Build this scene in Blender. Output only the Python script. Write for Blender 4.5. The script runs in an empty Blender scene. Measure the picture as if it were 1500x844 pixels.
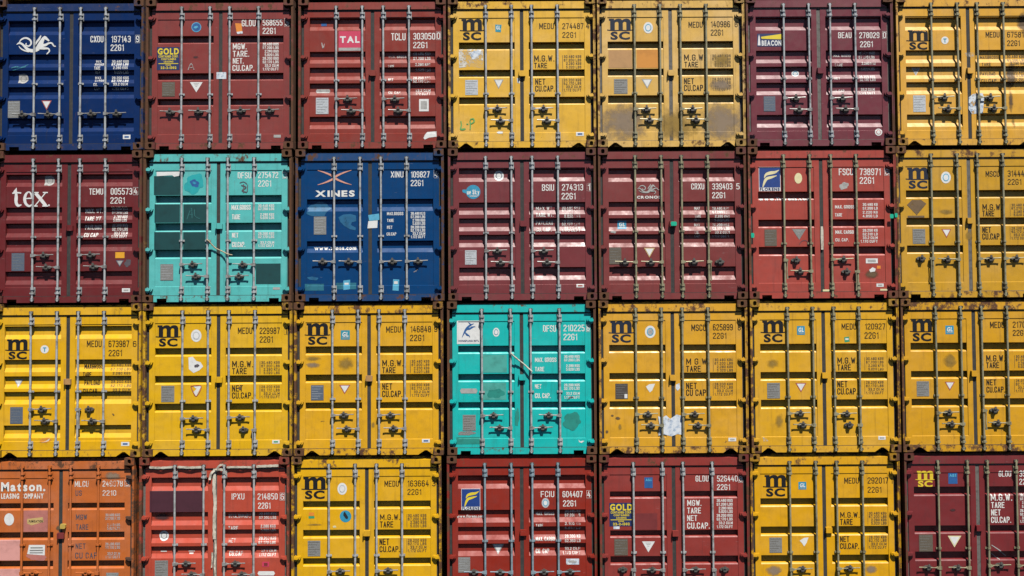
# A wall of stacked shipping containers seen door-end on, in hard sunlight.
import bpy, bmesh, math, random
from mathutils import Vector, Matrix

random.seed(7)
R = math.radians
scene = bpy.context.scene
COL = scene.collection

# ------------------------------------------------------------------ camera
FPX, PITCH, YAW, ROLL, CZ, DIST = 1441.75, R(1.941), R(0.098), R(-0.340), 4.656, 16.0
ROWH = 2.5            # stacking pitch
HB = 2.488            # container height
HW = 1.2095           # half width
HOLE = 0.0605
cp, sp, cy, sy, cr, sr = (math.cos(PITCH), math.sin(PITCH), math.cos(YAW), math.sin(YAW), math.cos(ROLL), math.sin(ROLL))
FWD = Vector((sy * cp, cy * cp, sp))
_rt = Vector((cy, -sy, 0.0))
_up = _rt.cross(FWD)
RGT = cr * _rt + sr * _up
UPV = -sr * _rt + cr * _up
EYE = Vector((0.0, -DIST, CZ))
cam = bpy.data.cameras.new('camera')
cam.sensor_width = 36.0
cam.lens = FPX / 1500.0 * 36.0
cam.clip_end = 2000.0
camo = bpy.data.objects.new('camera', cam)
m3 = Matrix((RGT, UPV, -FWD)).transposed()
camo.matrix_world = Matrix.Translation(EYE) @ m3.to_4x4()
COL.objects.link(camo)
scene.camera = camo


def at(px, py, y):
    """the point of the plane at depth y that is measured at a pixel of the 1500 px wide photograph"""
    d = FWD + RGT * ((px - 750.0) / FPX) - UPV * ((py - 422.0) / FPX)
    return EYE + d * ((y + DIST) / d.y)


# ------------------------------------------------------------------ materials
def lin(c):
    def f(u):
        u /= 255.0
        return u / 12.92 if u <= 0.04045 else ((u + 0.055) / 1.055) ** 2.4
    return tuple(f(u) for u in c)


GAIN = 0.78


def alb(c, g=1.0):
    """photo colour of a sunlit face -> base colour"""
    return tuple(min(0.9, max(0.002, (v - 0.011) * g * GAIN, v * 0.45)) for v in lin(c))


def new_mat(name):
    m = bpy.data.materials.new(name)
    m.use_nodes = True
    nt = m.node_tree
    b = nt.nodes['Principled BSDF']
    return m, nt, b


def noise(nt, vec, scale, detail=4.0, rough=0.6, map_scale=None, off=(0, 0, 0)):
    n = nt.nodes.new('ShaderNodeTexNoise')
    n.inputs['Scale'].default_value = scale
    n.inputs['Detail'].default_value = detail
    n.inputs['Roughness'].default_value = rough
    mp = nt.nodes.new('ShaderNodeMapping')
    mp.inputs['Location'].default_value = off
    if map_scale:
        mp.inputs['Scale'].default_value = map_scale
    else:
        mp.inputs['Scale'].default_value = (1, 0.2, 1)
    nt.links.new(vec, mp.inputs['Vector'])
    nt.links.new(mp.outputs[0], n.inputs['Vector'])
    return n.outputs['Fac']


def ramp(nt, fac, lo, hi, a=0.0, b=1.0):
    r = nt.nodes.new('ShaderNodeMapRange')
    r.inputs['From Min'].default_value = lo
    r.inputs['From Max'].default_value = hi
    r.inputs['To Min'].default_value = a
    r.inputs['To Max'].default_value = b
    r.interpolation_type = 'SMOOTHSTEP'
    nt.links.new(fac, r.inputs['Value'])
    return r.outputs[0]


def mixc(nt, fac, a, b, mode='MIX'):
    m = nt.nodes.new('ShaderNodeMix')
    m.data_type = 'RGBA'
    m.blend_type = mode
    if isinstance(fac, float):
        m.inputs[0].default_value = fac
    else:
        nt.links.new(fac, m.inputs[0])
    for v, s in ((a, m.inputs[6]), (b, m.inputs[7])):
        if isinstance(v, tuple):
            s.default_value = (*v, 1.0)
        else:
            nt.links.new(v, s)
    return m.outputs[2]


RUST_D = (0.050, 0.018, 0.008)
RUST_L = (0.120, 0.052, 0.020)


def paint(name, rgb, rough=0.42, fade=0.25, rust=0.2, streak=0.35, frame=False, seed=0.0, bump=0.25, chalk=None, spec=0.42):
    """weathered container enamel: chalky patches, run-off streaks, grime, rust specks"""
    m, nt, b = new_mat(name)
    b.inputs['Specular IOR Level'].default_value = spec
    g = nt.nodes.new('ShaderNodeNewGeometry').outputs['Position']
    o = (seed * 3.1, seed * 1.7, seed * 2.3)
    big = noise(nt, g, 1.6, 5, 0.6, None, o)
    mid = noise(nt, g, 7.0, 6, 0.65, None, o)
    fine = noise(nt, g, 42.0, 5, 0.7, None, o)
    run = noise(nt, g, 1.0, 5, 0.65, (16.0, 3.0, 0.9), o)
    run2 = noise(nt, g, 1.0, 4, 0.6, (52.0, 4.0, 2.2), (o[1], o[2], o[0]))
    lum = 0.3 * rgb[0] + 0.55 * rgb[1] + 0.15 * rgb[2]
    ck = chalk or tuple(min(0.85, v * 0.76 + 0.035 + 0.30 * lum) for v in rgb)
    c = mixc(nt, ramp(nt, big, 0.42, 0.72, 0.0, fade), rgb, ck)
    dk = tuple(v * 0.62 for v in rgb)
    c = mixc(nt, ramp(nt, mid, 0.45, 0.75, 0.0, 0.45), c, dk)
    grime = tuple(v * 0.28 + 0.014 for v in rgb)
    c = mixc(nt, ramp(nt, run, 0.52, 0.78, 0.0, streak), c, grime)
    c = mixc(nt, ramp(nt, run2, 0.60, 0.80, 0.0, streak * 0.8), c, tuple(v * 0.4 + 0.02 for v in rgb))
    scr = noise(nt, g, 1.0, 3, 0.5, (9.0, 3.0, 55.0), (o[2], o[1], o[0]))
    scr2 = noise(nt, g, 2.2, 3, 0.6, None, (o[1], o[1], o[2]))
    mu = nt.nodes.new('ShaderNodeMath')
    mu.operation = 'MULTIPLY'
    nt.links.new(ramp(nt, scr, 0.68, 0.72, 0.0, 0.55), mu.inputs[0])
    nt.links.new(ramp(nt, scr2, 0.50, 0.62), mu.inputs[1])
    c = mixc(nt, mu.outputs[0], c, tuple(min(0.8, v * 0.8 + 0.10) for v in rgb))
    rs = noise(nt, g, 1.0, 4, 0.7, (30.0, 3.0, 1.3), (o[1], o[0], o[2]))
    c = mixc(nt, ramp(nt, rs, 0.66 - 0.04 * rust, 0.76, 0.0, 0.55), c, (0.13, 0.055, 0.022))
    # rust: specks that follow blotches
    blot = noise(nt, g, 6.5 if frame else 4.5, 9, 0.74, (1, 0.3, 0.8), (o[2], o[0], o[1]))
    if frame:
        fr = ramp(nt, blot, 0.60 - rust * 0.32, 0.70 - rust * 0.30)
    else:
        zz = nt.nodes.new('ShaderNodeSeparateXYZ')
        nt.links.new(g, zz.inputs[0])
        md = nt.nodes.new('ShaderNodeMath')
        md.operation = 'FLOORED_MODULO'
        nt.links.new(zz.outputs[2], md.inputs[0])
        md.inputs[1].default_value = ROWH
        lowz = ramp(nt, md.outputs[0], 0.10, 0.50, 0.060, 0.0)
        chip = noise(nt, g, 19.0, 6, 0.7, (1, 0.3, 1), (o[1], o[0], o[2]))
        sm = nt.nodes.new('ShaderNodeMath')
        sm.operation = 'ADD'
        nt.links.new(blot, sm.inputs[0])
        nt.links.new(lowz, sm.inputs[1])
        f1 = ramp(nt, sm.outputs[0], 0.745 - rust * 0.15, 0.785 - rust * 0.14)
        sm2 = nt.nodes.new('ShaderNodeMath')
        sm2.operation = 'ADD'
        nt.links.new(chip, sm2.inputs[0])
        nt.links.new(lowz, sm2.inputs[1])
        f2 = ramp(nt, sm2.outputs[0], 0.755 - rust * 0.12, 0.785 - rust * 0.11)
        mx = nt.nodes.new('ShaderNodeMath')
        mx.operation = 'MAXIMUM'
        nt.links.new(f1, mx.inputs[0])
        nt.links.new(f2, mx.inputs[1])
        fr = mx.outputs[0]
    rc = mixc(nt, fine, RUST_D, RUST_L)
    c = mixc(nt, fr, c, rc)
    nt.links.new(c, b.inputs['Base Color'])
    rr = ramp(nt, mid, 0.3, 0.75, rough - 0.06, rough + 0.18)
    rm = nt.nodes.new('ShaderNodeMix')
    nt.links.new(fr, rm.inputs[0])
    nt.links.new(rr, rm.inputs[2])
    rm.inputs[3].default_value = 0.9
    nt.links.new(rm.outputs[0], b.inputs['Roughness'])
    wav = noise(nt, g, 2.3, 2, 0.5, (1, 1, 1), o)
    add = nt.nodes.new('ShaderNodeMath')
    add.operation = 'MULTIPLY_ADD'
    nt.links.new(fine, add.inputs[0])
    add.inputs[1].default_value = 0.03
    nt.links.new(wav, add.inputs[2])
    bp = nt.nodes.new('ShaderNodeBump')
    bp.inputs['Strength'].default_value = bump
    bp.inputs['Distance'].default_value = 0.06
    nt.links.new(add.outputs[0], bp.inputs['Height'])
    nt.links.new(bp.outputs[0], b.inputs['Normal'])
    return m


def simple(name, rgb, rough=0.55, metal=0.0, var=0.25, scale=18.0, dirt=None, wear=0.0, spec=0.5, soft=0.0):
    m, nt, b = new_mat(name)
    if not metal:
        rgb = tuple(v * GAIN for v in rgb)
        dirt = tuple(v * GAIN for v in dirt) if dirt else None
    g = nt.nodes.new('ShaderNodeNewGeometry').outputs['Position']
    n = noise(nt, g, scale, 5, 0.65)
    d = dirt or tuple(v * 0.45 for v in rgb)
    c = mixc(nt, ramp(nt, n, 0.42, 0.74, 0.0, var * 2.0), rgb, d)
    nt.links.new(c, b.inputs['Base Color'])
    b.inputs['Roughness'].default_value = rough
    b.inputs['Metallic'].default_value = metal
    b.inputs['Specular IOR Level'].default_value = spec
    if soft:                                   # a stain that fades out towards its rim
        tc = nt.nodes.new('ShaderNodeTexCoord').outputs['Generated']
        mp = nt.nodes.new('ShaderNodeMapping')
        mp.inputs['Location'].default_value = (-1, 0, -1)
        mp.inputs['Scale'].default_value = (2, 0, 2)
        nt.links.new(tc, mp.inputs['Vector'])
        ln = nt.nodes.new('ShaderNodeVectorMath')
        ln.operation = 'LENGTH'
        nt.links.new(mp.outputs[0], ln.inputs[0])
        n2 = noise(nt, g, 6.0, 7, 0.7)
        ma = nt.nodes.new('ShaderNodeMath')
        ma.operation = 'MULTIPLY_ADD'
        nt.links.new(n2, ma.inputs[0])
        ma.inputs[1].default_value = 1.5
        nt.links.new(ln.outputs['Value'], ma.inputs[2])
        a = ramp(nt, ma.outputs[0], 0.95, 1.75, soft, 0.0)
        nt.links.new(a, b.inputs['Alpha'])
    elif wear:
        n2 = noise(nt, g, 30.0, 4, 0.7)
        n3 = noise(nt, g, 4.0, 3, 0.6)
        ad = nt.nodes.new('ShaderNodeMath')
        ad.operation = 'ADD'
        nt.links.new(n2, ad.inputs[0])
        nt.links.new(n3, ad.inputs[1])
        a = ramp(nt, ad.outputs[0], 1.30 - wear * 0.45, 1.42 - wear * 0.40, 1.0, 0.12)
        nt.links.new(a, b.inputs['Alpha'])
    return m


MAT = {}


def M(name):
    if name in MAT:
        return MAT[name]
    D = {
        'white': dict(rgb=(0.78, 0.78, 0.76), var=0.12),
        'white_ink': dict(rgb=(0.80, 0.79, 0.75), var=0.10, wear=0.30),
        'worn_white_ink': dict(rgb=(0.74, 0.72, 0.68), var=0.15, wear=0.62),
        'black_ink': dict(rgb=(0.010, 0.010, 0.013), var=0.1, wear=0.08, spec=0.25),
        'brown_ink': dict(rgb=(0.024, 0.018, 0.010), var=0.2, wear=0.16, spec=0.3),
        'faded_ink': dict(rgb=(0.11, 0.075, 0.035), var=0.3, wear=0.42),
        'navy_ink': dict(rgb=(0.014, 0.020, 0.040), var=0.2, wear=0.12, spec=0.3),
        'slate_ink': dict(rgb=(0.10, 0.085, 0.10), var=0.3, wear=0.45),
        'yellow_ink': dict(rgb=(0.80, 0.58, 0.03), var=0.15, wear=0.15),
        'galvanised': dict(rgb=(0.44, 0.45, 0.45), rough=0.36, metal=0.30, var=0.45, scale=9, dirt=(0.13, 0.12, 0.10)),
        'worn_steel': dict(rgb=(0.30, 0.30, 0.29), rough=0.42, metal=0.3, var=0.45, scale=14, dirt=(0.10, 0.07, 0.05)),
        'olive_steel': dict(rgb=(0.30, 0.275, 0.17), rough=0.42, metal=0.25, var=0.4, scale=9, dirt=(0.08, 0.06, 0.03)),
        'blue_steel': dict(rgb=(0.26, 0.35, 0.40), rough=0.38, metal=0.3, var=0.35, scale=9, dirt=(0.08, 0.09, 0.10)),
        'rubber': dict(rgb=(0.030, 0.029, 0.028), rough=0.8, var=0.3, dirt=(0.075, 0.065, 0.05)),
        'pale_rubber': dict(rgb=(0.15, 0.14, 0.125), rough=0.8, var=0.4, dirt=(0.05, 0.045, 0.04)),
        'plate_grey': dict(rgb=(0.21, 0.21, 0.20), rough=0.6, metal=0.1, var=0.45, scale=60, dirt=(0.09, 0.085, 0.08)),
        'plate_brown': dict(rgb=(0.13, 0.105, 0.075), rough=0.7, var=0.45, scale=60, dirt=(0.06, 0.05, 0.035)),
        'plate_silver': dict(rgb=(0.46, 0.48, 0.50), rough=0.45, metal=0.15, var=0.35, scale=50, dirt=(0.22, 0.22, 0.22)),
        'plate_blue': dict(rgb=(0.11, 0.14, 0.19), rough=0.55, var=0.4, scale=60, dirt=(0.06, 0.07, 0.09)),
        'plate_dark': dict(rgb=(0.075, 0.06, 0.05), rough=0.65, var=0.4, scale=50),
        'label_blue': dict(rgb=(0.02, 0.11, 0.33), var=0.2),
        'label_cyan': dict(rgb=(0.03, 0.30, 0.48), var=0.25),
        'label_teal': dict(rgb=(0.03, 0.30, 0.40), var=0.25),
        'label_sky': dict(rgb=(0.10, 0.42, 0.62), var=0.3),
        'label_orange': dict(rgb=(0.80, 0.26, 0.03), var=0.12),
        'label_amber': dict(rgb=(0.80, 0.38, 0.02), var=0.12),
        'label_green': dict(rgb=(0.04, 0.33, 0.16), var=0.2),
        'label_red': dict(rgb=(0.55, 0.07, 0.04), var=0.2),
        'label_pink': dict(rgb=(0.62, 0.045, 0.11), var=0.10),
        'panel_navy': dict(rgb=(0.012, 0.026, 0.115), var=0.2),
        'panel_blue': dict(rgb=(0.008, 0.045, 0.23), var=0.15),
        'cream': dict(rgb=(0.78, 0.70, 0.40), var=0.12),
        'yellow': dict(rgb=(0.80, 0.62, 0.03), var=0.1),
        'salmon': dict(rgb=(0.70, 0.34, 0.25), var=0.2, wear=0.1),
        'black': dict(rgb=(0.012, 0.012, 0.014), var=0.1),
        'grey_label': dict(rgb=(0.42, 0.41, 0.39), var=0.3),
        'tan_label': dict(rgb=(0.62, 0.43, 0.17), var=0.25),
        'paper': dict(rgb=(0.72, 0.76, 0.80), rough=0.8, var=0.5, scale=16, dirt=(0.25, 0.36, 0.52), wear=0.42),
        'torn_paper': dict(rgb=(0.72, 0.68, 0.60), rough=0.85, var=0.3, wear=0.85),
        'red_border': dict(rgb=(0.45, 0.10, 0.07), var=0.2),
        'dark_green_patch': dict(rgb=(0.005, 0.058, 0.060), rough=0.5, var=0.25, scale=5),
        'teal_patch': dict(rgb=(0.075, 0.40, 0.34), rough=0.5, var=0.3, scale=6),
        'jade_patch': dict(rgb=(0.02, 0.27, 0.22), rough=0.5, var=0.3, scale=6),
        'bright_teal_patch': dict(rgb=(0.02, 0.40, 0.42), rough=0.5, var=0.2, scale=6),
        'sky_patch': dict(rgb=(0.015, 0.13, 0.27), rough=0.5, var=0.35, scale=8, wear=0.25),
        'sea_patch': dict(rgb=(0.02, 0.16, 0.23), rough=0.5, var=0.35, scale=8, wear=0.35),
        'plum_patch': dict(rgb=(0.070, 0.018, 0.030), rough=0.5, var=0.2, scale=5),
        'brick_patch': dict(rgb=(0.20, 0.030, 0.030), rough=0.5, var=0.2, scale=5),
        'pink_patch': dict(rgb=(0.50, 0.18, 0.15), rough=0.6, var=0.25, scale=5),
        'pale_pink_patch': dict(rgb=(0.72, 0.34, 0.30), rough=0.6, var=0.25, scale=5),
        'orange_patch': dict(rgb=(0.66, 0.27, 0.035), rough=0.5, var=0.2, scale=4),
        'tan_patch': dict(rgb=(0.50, 0.27, 0.10), rough=0.6, var=0.2, scale=4),
        'dusty_patch': dict(rgb=(0.30, 0.22, 0.15), rough=0.8, var=0.4, scale=5, soft=0.82, dirt=(0.20, 0.155, 0.12)),
        'smudge': dict(rgb=(0.36, 0.22, 0.04), rough=0.8, var=0.4, scale=9, soft=0.75),
        'brown_smudge': dict(rgb=(0.14, 0.085, 0.04), rough=0.8, var=0.4, scale=9, soft=0.95),
        'brown_film': dict(rgb=(0.17, 0.105, 0.05), rough=0.8, var=0.4, scale=9, wear=0.45),
        'dark_smudge': dict(rgb=(0.06, 0.02, 0.022), rough=0.8, var=0.3, soft=0.9),
        'green_chalk': dict(rgb=(0.13, 0.40, 0.10), var=0.2, wear=0.35),
        'teal_chalk': dict(rgb=(0.03, 0.16, 0.16), var=0.2, wear=0.6),
        'chalk': dict(rgb=(0.45, 0.42, 0.40), var=0.2, wear=0.5),
        'seal_green': dict(rgb=(0.01, 0.45, 0.28), rough=0.4, var=0.1),
        'brass': dict(rgb=(0.62, 0.44, 0.10), rough=0.4, metal=0.4, var=0.25),
        'rope_fibre': dict(rgb=(0.48, 0.38, 0.24), rough=0.9, var=0.4, scale=60),
        'white_plastic': dict(rgb=(0.60, 0.56, 0.46), rough=0.7, var=0.45, scale=14, dirt=(0.24, 0.19, 0.13)),
        'dark_catch': dict(rgb=(0.10, 0.095, 0.085), rough=0.55, metal=0.3, var=0.4, dirt=(0.05, 0.03, 0.02)),
        'rusty_iron': dict(rgb=(0.085, 0.036, 0.018), rough=0.85, var=0.5, dirt=(0.030, 0.014, 0.009)),
    }[name]
    MAT[name] = simple(name, **D)
    return MAT[name]


# ------------------------------------------------------------------ mesh helpers
class MB:
    def __init__(self):
        self.v, self.f = [], []

    def add(self, vs, fs):
        k = len(self.v)
        self.v += [tuple(p) for p in vs]
        self.f += [tuple(i + k for i in f) for f in fs]
        return self

    def box(self, x0, x1, y0, y1, z0, z1):
        x0, x1 = sorted((x0, x1)); y0, y1 = sorted((y0, y1)); z0, z1 = sorted((z0, z1))
        return self.add([(x0, y0, z0), (x1, y0, z0), (x1, y1, z0), (x0, y1, z0), (x0, y0, z1), (x1, y0, z1), (x1, y1, z1), (x0, y1, z1)],
                        [(0, 1, 5, 4), (1, 2, 6, 5), (2, 3, 7, 6), (3, 0, 4, 7), (4, 5, 6, 7), (3, 2, 1, 0)])

    def prism(self, pts, y0, y1):
        """front outline (x,z) pushed from y0 back to y1"""
        a = sum(pts[i][0] * pts[(i + 1) % len(pts)][1] - pts[(i + 1) % len(pts)][0] * pts[i][1] for i in range(len(pts)))
        if a < 0:
            pts = pts[::-1]
        n = len(pts)
        vs = [(x, y0, z) for x, z in pts] + [(x, y1, z) for x, z in pts]
        fs = [tuple(range(n)), tuple(range(2 * n - 1, n - 1, -1))]
        fs += [(i, i + n, (i + 1) % n + n, (i + 1) % n) for i in range(n)]
        return self.add(vs, fs)

    def tube(self, pts, r, n=10):
        """round tube along a polyline, r a number or one per point"""
        pts = [Vector(p) for p in pts]
        rs = r if isinstance(r, (list, tuple)) else [r] * len(pts)
        vs, fs = [], []
        for i, p in enumerate(pts):
            t = (pts[min(i + 1, len(pts) - 1)] - pts[max(i - 1, 0)]).normalized()
            a = t.cross(Vector((0, 1, 0)) if abs(t.y) < 0.9 else Vector((1, 0, 0))).normalized()
            b = t.cross(a)
            for k in range(n):
                q = 2 * math.pi * k / n
                vs.append(p + (a * math.cos(q) + b * math.sin(q)) * rs[i])
        for i in range(len(pts) - 1):
            for k in range(n):
                fs.append((i * n + k, (i + 1) * n + k, (i + 1) * n + (k + 1) % n, i * n + (k + 1) % n))
        fs.append(tuple(range(n)))
        fs.append(tuple(range((len(pts)) * n - 1, (len(pts) - 1) * n - 1, -1)))
        return self.add(vs, fs)

    def mesh(self, name, smooth=False):
        me = bpy.data.meshes.new(name)
        me.from_pydata(self.v, [], self.f)
        bm = bmesh.new()
        bm.from_mesh(me)
        bmesh.ops.recalc_face_normals(bm, faces=bm.faces)
        bm.to_mesh(me)
        bm.free()
        if smooth:
            me.shade_smooth()
            try:
                me.set_sharp_from_angle(angle=R(40))
            except Exception:
                pass
        return me


def obj(name, me, mat=None, parent=None, loc=(0, 0, 0)):
    o = bpy.data.objects.new(name, me)
    COL.objects.link(o)
    if parent:
        o.parent = parent
    o.location = loc
    if mat and me is not None:
        if len(me.materials) == 0:
            me.materials.append(None)
        o.material_slots[0].link = 'OBJECT'
        o.material_slots[0].material = mat
    return o


# ------------------------------------------------------------------ glyphs
CH = "ABCDEFGHIJKLMNOPQRSTUVWXYZabcdefghijklmnopqrstuvwxyz0123456789.,-"
GLYPH = {}


def load_glyphs():
    for bold, off in ((0, 0.012), (1, 0.042)):
        os_ = []
        for c in CH:
            cu = bpy.data.curves.new('glyph', 'FONT')
            cu.body = c
            cu.size = 1.0
            cu.resolution_u = 3
            cu.offset = off
            o = bpy.data.objects.new('glyph', cu)
            COL.objects.link(o)
            os_.append(o)
        bpy.context.view_layer.update()
        dg = bpy.context.evaluated_depsgraph_get()
        cap = None
        tmp = {}
        for c, o in zip(CH, os_):
            me = o.evaluated_get(dg).to_mesh()
            vs = [(v.co.x, v.co.y) for v in me.vertices]
            fs = [tuple(p.vertices) for p in me.polygons]
            o.evaluated_get(dg).to_mesh_clear()
            tmp[c] = (vs, fs)
        H = max(v[1] for v in tmp['H'][0])
        for c in CH:
            vs, fs = tmp[c]
            x0 = min(v[0] for v in vs)
            w = max(v[0] for v in vs) - x0
            GLYPH[(c, bold)] = ([((x - x0) / H, y / H) for x, y in vs], fs, w / H)
        for o in os_:
            cu = o.data
            bpy.data.objects.remove(o)
            bpy.data.curves.remove(cu)


load_glyphs()


_O = [(.3, 0), (.7, 0), (1, .12), (1, .88), (.7, 1), (.3, 1), (0, .88), (0, .12), (.3, 0)]
_P = [(0, 0), (0, 1), (.7, 1), (1, .88), (1, .6), (.7, .48), (.1, .48)]
STROKE = {'0': [_O], 'O': [_O], '1': [[(.1, .80), (.5, 1), (.5, 0)]], '2': [[(0, .80), (0, .88), (.3, 1), (.7, 1), (1, .88), (1, .66), (0, .12), (0, 0), (1, 0)]],
    '3': [[(0, .88), (.3, 1), (.7, 1), (1, .88), (1, .62), (.75, .52), (.35, .52)], [(.75, .52), (1, .42), (1, .12), (.7, 0), (.3, 0), (0, .12)]],
    '4': [[(.8, .30), (.5, .30), (0, .30), (.55, 1)], [(.75, 0), (.75, .62)], [(.8, .30), (1.05, .30)]], '5': [[(.95, 1), (.08, 1), (.04, .56), (.65, .60), (1, .48), (1, .12), (.7, 0), (.3, 0), (0, .12)]],
    '6': [[(.95, .88), (.7, 1), (.3, 1), (0, .88), (0, .12), (.3, 0), (.7, 0), (1, .12), (1, .46), (.7, .58), (.3, .58), (.05, .5)]], '7': [[(0, 1), (1, 1), (.4, 0)]],
    '8': [[(.3, .53), (.05, .64), (.05, .9), (.3, 1), (.7, 1), (.95, .9), (.95, .64), (.7, .53)], [(.3, .53), (0, .42), (0, .12), (.3, 0), (.7, 0), (1, .12), (1, .42), (.7, .53), (.3, .53)]],
    '9': [[(.05, .12), (.3, 0), (.7, 0), (1, .12), (1, .88), (.7, 1), (.3, 1), (0, .88), (0, .54), (.3, .42), (.7, .42), (.95, .5)]],
    'A': [[(0, 0), (.5, .95)], [(1, 0), (.5, .95)], [(.2, .32), (.8, .32)]], 'B': [[(0, 0), (0, 1), (.7, 1), (1, .9), (1, .62), (.75, .53), (.1, .53)], [(.75, .53), (1, .42), (1, .12), (.7, 0), (.1, 0)]],
    'C': [[(1, .74), (1, .88), (.7, 1), (.3, 1), (0, .88), (0, .12), (.3, 0), (.7, 0), (1, .12), (1, .26)]], 'D': [[(0, 0), (0, 1), (.65, 1), (1, .85), (1, .15), (.65, 0), (.1, 0)]],
    'E': [[(1, 1), (0, 1), (0, 0), (1, 0)], [(.1, .52), (.85, .52)]], 'F': [[(1, 1), (0, 1), (0, 0)], [(.1, .5), (.85, .5)]],
    'G': [[(1, .76), (1, .88), (.7, 1), (.3, 1), (0, .88), (0, .12), (.3, 0), (.7, 0), (1, .12), (1, .46), (.55, .46)]], 'H': [[(0, 0), (0, 1)], [(1, 0), (1, 1)], [(.1, .52), (.9, .52)]],
    'I': [[(0, 0), (0, 1)]], 'J': [[(1, 1), (1, .12), (.7, 0), (.3, 0), (0, .12), (0, .25)]], 'K': [[(0, 0), (0, 1)], [(1, 1), (.1, .45)], [(.35, .6), (1, 0)]], 'L': [[(0, 1), (0, 0), (1, 0)]],
    'M': [[(0, 0), (0, 1)], [(.08, .95), (.7, .25)], [(1.32, .95), (.7, .25)], [(1.4, 0), (1.4, 1)]], 'N': [[(0, 0), (0, 1)], [(.06, .94), (.94, .06)], [(1, 0), (1, 1)]], 'P': [_P], 'R': [_P, [(.5, .48), (1, 0)]],
    'S': [[(1, .8), (1, .88), (.7, 1), (.3, 1), (0, .88), (0, .64), (.3, .54), (.7, .49), (1, .39), (1, .12), (.7, 0), (.3, 0), (0, .12), (0, .2)]], 'T': [[(0, 1), (1, 1)], [(.5, .9), (.5, 0)]],
    'U': [[(0, 1), (0, .12), (.3, 0), (.7, 0), (1, .12), (1, 1)]], 'V': [[(0, 1), (.5, .05)], [(1, 1), (.5, .05)]], 'W': [[(0, 1), (.32, .05)], [(.66, .8), (.32, .05)], [(.66, .8), (1.0, .05)], [(1.32, 1), (1.0, .05)]], 'X': [[(0, 0), (1, 1)], [(0, 1), (1, 0)]],
    'Y': [[(0, 1), (.5, .5), (1, 1)], [(.5, .5), (.5, 0)]], 'Z': [[(0, 1), (1, 1), (0, 0), (1, 0)]], '.': [[(0, 0), (0, .03)]], '-': [[(0, .5), (.8, .5)]]}


def stencil2d(s, x0, z0, x1, z1, t=0.135, gap=0.15, wd=0.40):
    """condensed block lettering made of broad strokes, fitted into the box; vertices carry a tiny lift so that strokes never coincide"""
    adv, x = [], 0.0
    for c in s:
        if c == ' ':
            x += 0.34
            continue
        w = max(p[0] for st in STROKE[c] for p in st) * wd
        adv.append((c, x))
        x += w + t + gap
    W = x - gap
    H = z1 - z0
    sx = (x1 - x0) / W
    hz = t * H / 2                              # half stroke widths
    hx = min(hz * 1.08, 0.30 * sx * (wd + t))
    vs, fs = [], []
    for c, ox in adv:
        for k, st in enumerate(STROKE[c]):
            p = [(x0 + (ox + t / 2 + u * wd) * sx, z0 + hz + v * (H - 2 * hz)) for u, v in st]
            if c == '.':
                p = [(p[0][0], z0), (p[0][0], z0 + 2.2 * hz)]
            elif st[0] != st[-1]:                       # square ends
                for e, q in ((0, 1), (-1, -2)):
                    dx, dz = p[e][0] - p[q][0], p[e][1] - p[q][1]
                    L = math.hypot(dx, dz)
                    p[e] = (p[e][0] + dx / L * hx * 0.95, p[e][1] + dz / L * hz * 0.95)
            n = len(p)
            b = len(vs)
            for i in range(n):
                a, d = p[max(i - 1, 0)], p[min(i + 1, n - 1)]
                if st[0] == st[-1] and i in (0, n - 1):
                    a, d = p[n - 2], p[1]
                def nrm(u, v):
                    L = math.hypot(v[0] - u[0], v[1] - u[1]) or 1e-9
                    return -(v[1] - u[1]) / L, (v[0] - u[0]) / L
                n1 = nrm(a, p[i]) if a != p[i] else nrm(p[i], d)
                n2 = nrm(p[i], d) if d != p[i] else n1
                mx, mz = n1[0] + n2[0], n1[1] + n2[1]
                L2 = mx * mx + mz * mz
                f = min(2.0 / max(L2, 0.3), 2.6)
                mx, mz = mx * f, mz * f
                vs += [(p[i][0] + mx * hx, p[i][1] + mz * hz, k * 0.0004), (p[i][0] - mx * hx, p[i][1] - mz * hz, k * 0.0004)]
            fs += [(b + 2 * i, b + 2 * i + 1, b + 2 * i + 3, b + 2 * i + 2) for i in range(n - 1)]
    return vs, fs


def text2d(s, x0, z0, x1, z1, bold=0, gap=0.17, slant=0.0):
    """the string's faces, fitted into the box"""
    vs, fs, x = [], [], 0.0
    for c in s:
        if c == ' ':
            x += 0.42
            continue
        gv, gf, w = GLYPH[(c, bold)]
        k = len(vs)
        vs += [(x + a + slant * b, b) for a, b in gv]
        fs += [tuple(i + k for i in f) for f in gf]
        x += w + gap
    x -= gap
    sx, sz = (x1 - x0) / max(x, 0.05), (z1 - z0)
    return [(x0 + a * sx, z0 + b * sz) for a, b in vs], fs


def catmull(p, n=5):
    q = []
    for i in range(len(p) - 1):
        a, b, c, d = p[max(i - 1, 0)], p[i], p[i + 1], p[min(i + 2, len(p) - 1)]
        for k in range(n):
            t = k / n
            q.append(tuple(0.5 * (2 * b[j] + (c[j] - a[j]) * t + (2 * a[j] - 5 * b[j] + 4 * c[j] - d[j]) * t * t + (3 * b[j] - a[j] - 3 * c[j] + d[j]) * t ** 3) for j in range(len(b))))
    q.append(tuple(p[-1]))
    return q


def ribbon2d(pts, asp=1.0):
    """a brush stroke: points (x, z, width) smoothed into a strip; asp is the box's width over its height"""
    p = catmull(pts)
    vs, fs = [], []
    for i, (x, z, w) in enumerate(p):
        a, b = p[max(i - 1, 0)], p[min(i + 1, len(p) - 1)]
        dx, dz = (b[0] - a[0]) * asp, b[1] - a[1]
        L = math.hypot(dx, dz) or 1.0
        nx, nz = -dz / L * w / 2 / asp, dx / L * w / 2
        vs += [(x + nx, z + nz), (x - nx, z - nz)]
    for i in range(len(p) - 1):
        fs.append((2 * i, 2 * i + 1, 2 * i + 3, 2 * i + 2))
    return vs, fs


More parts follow.
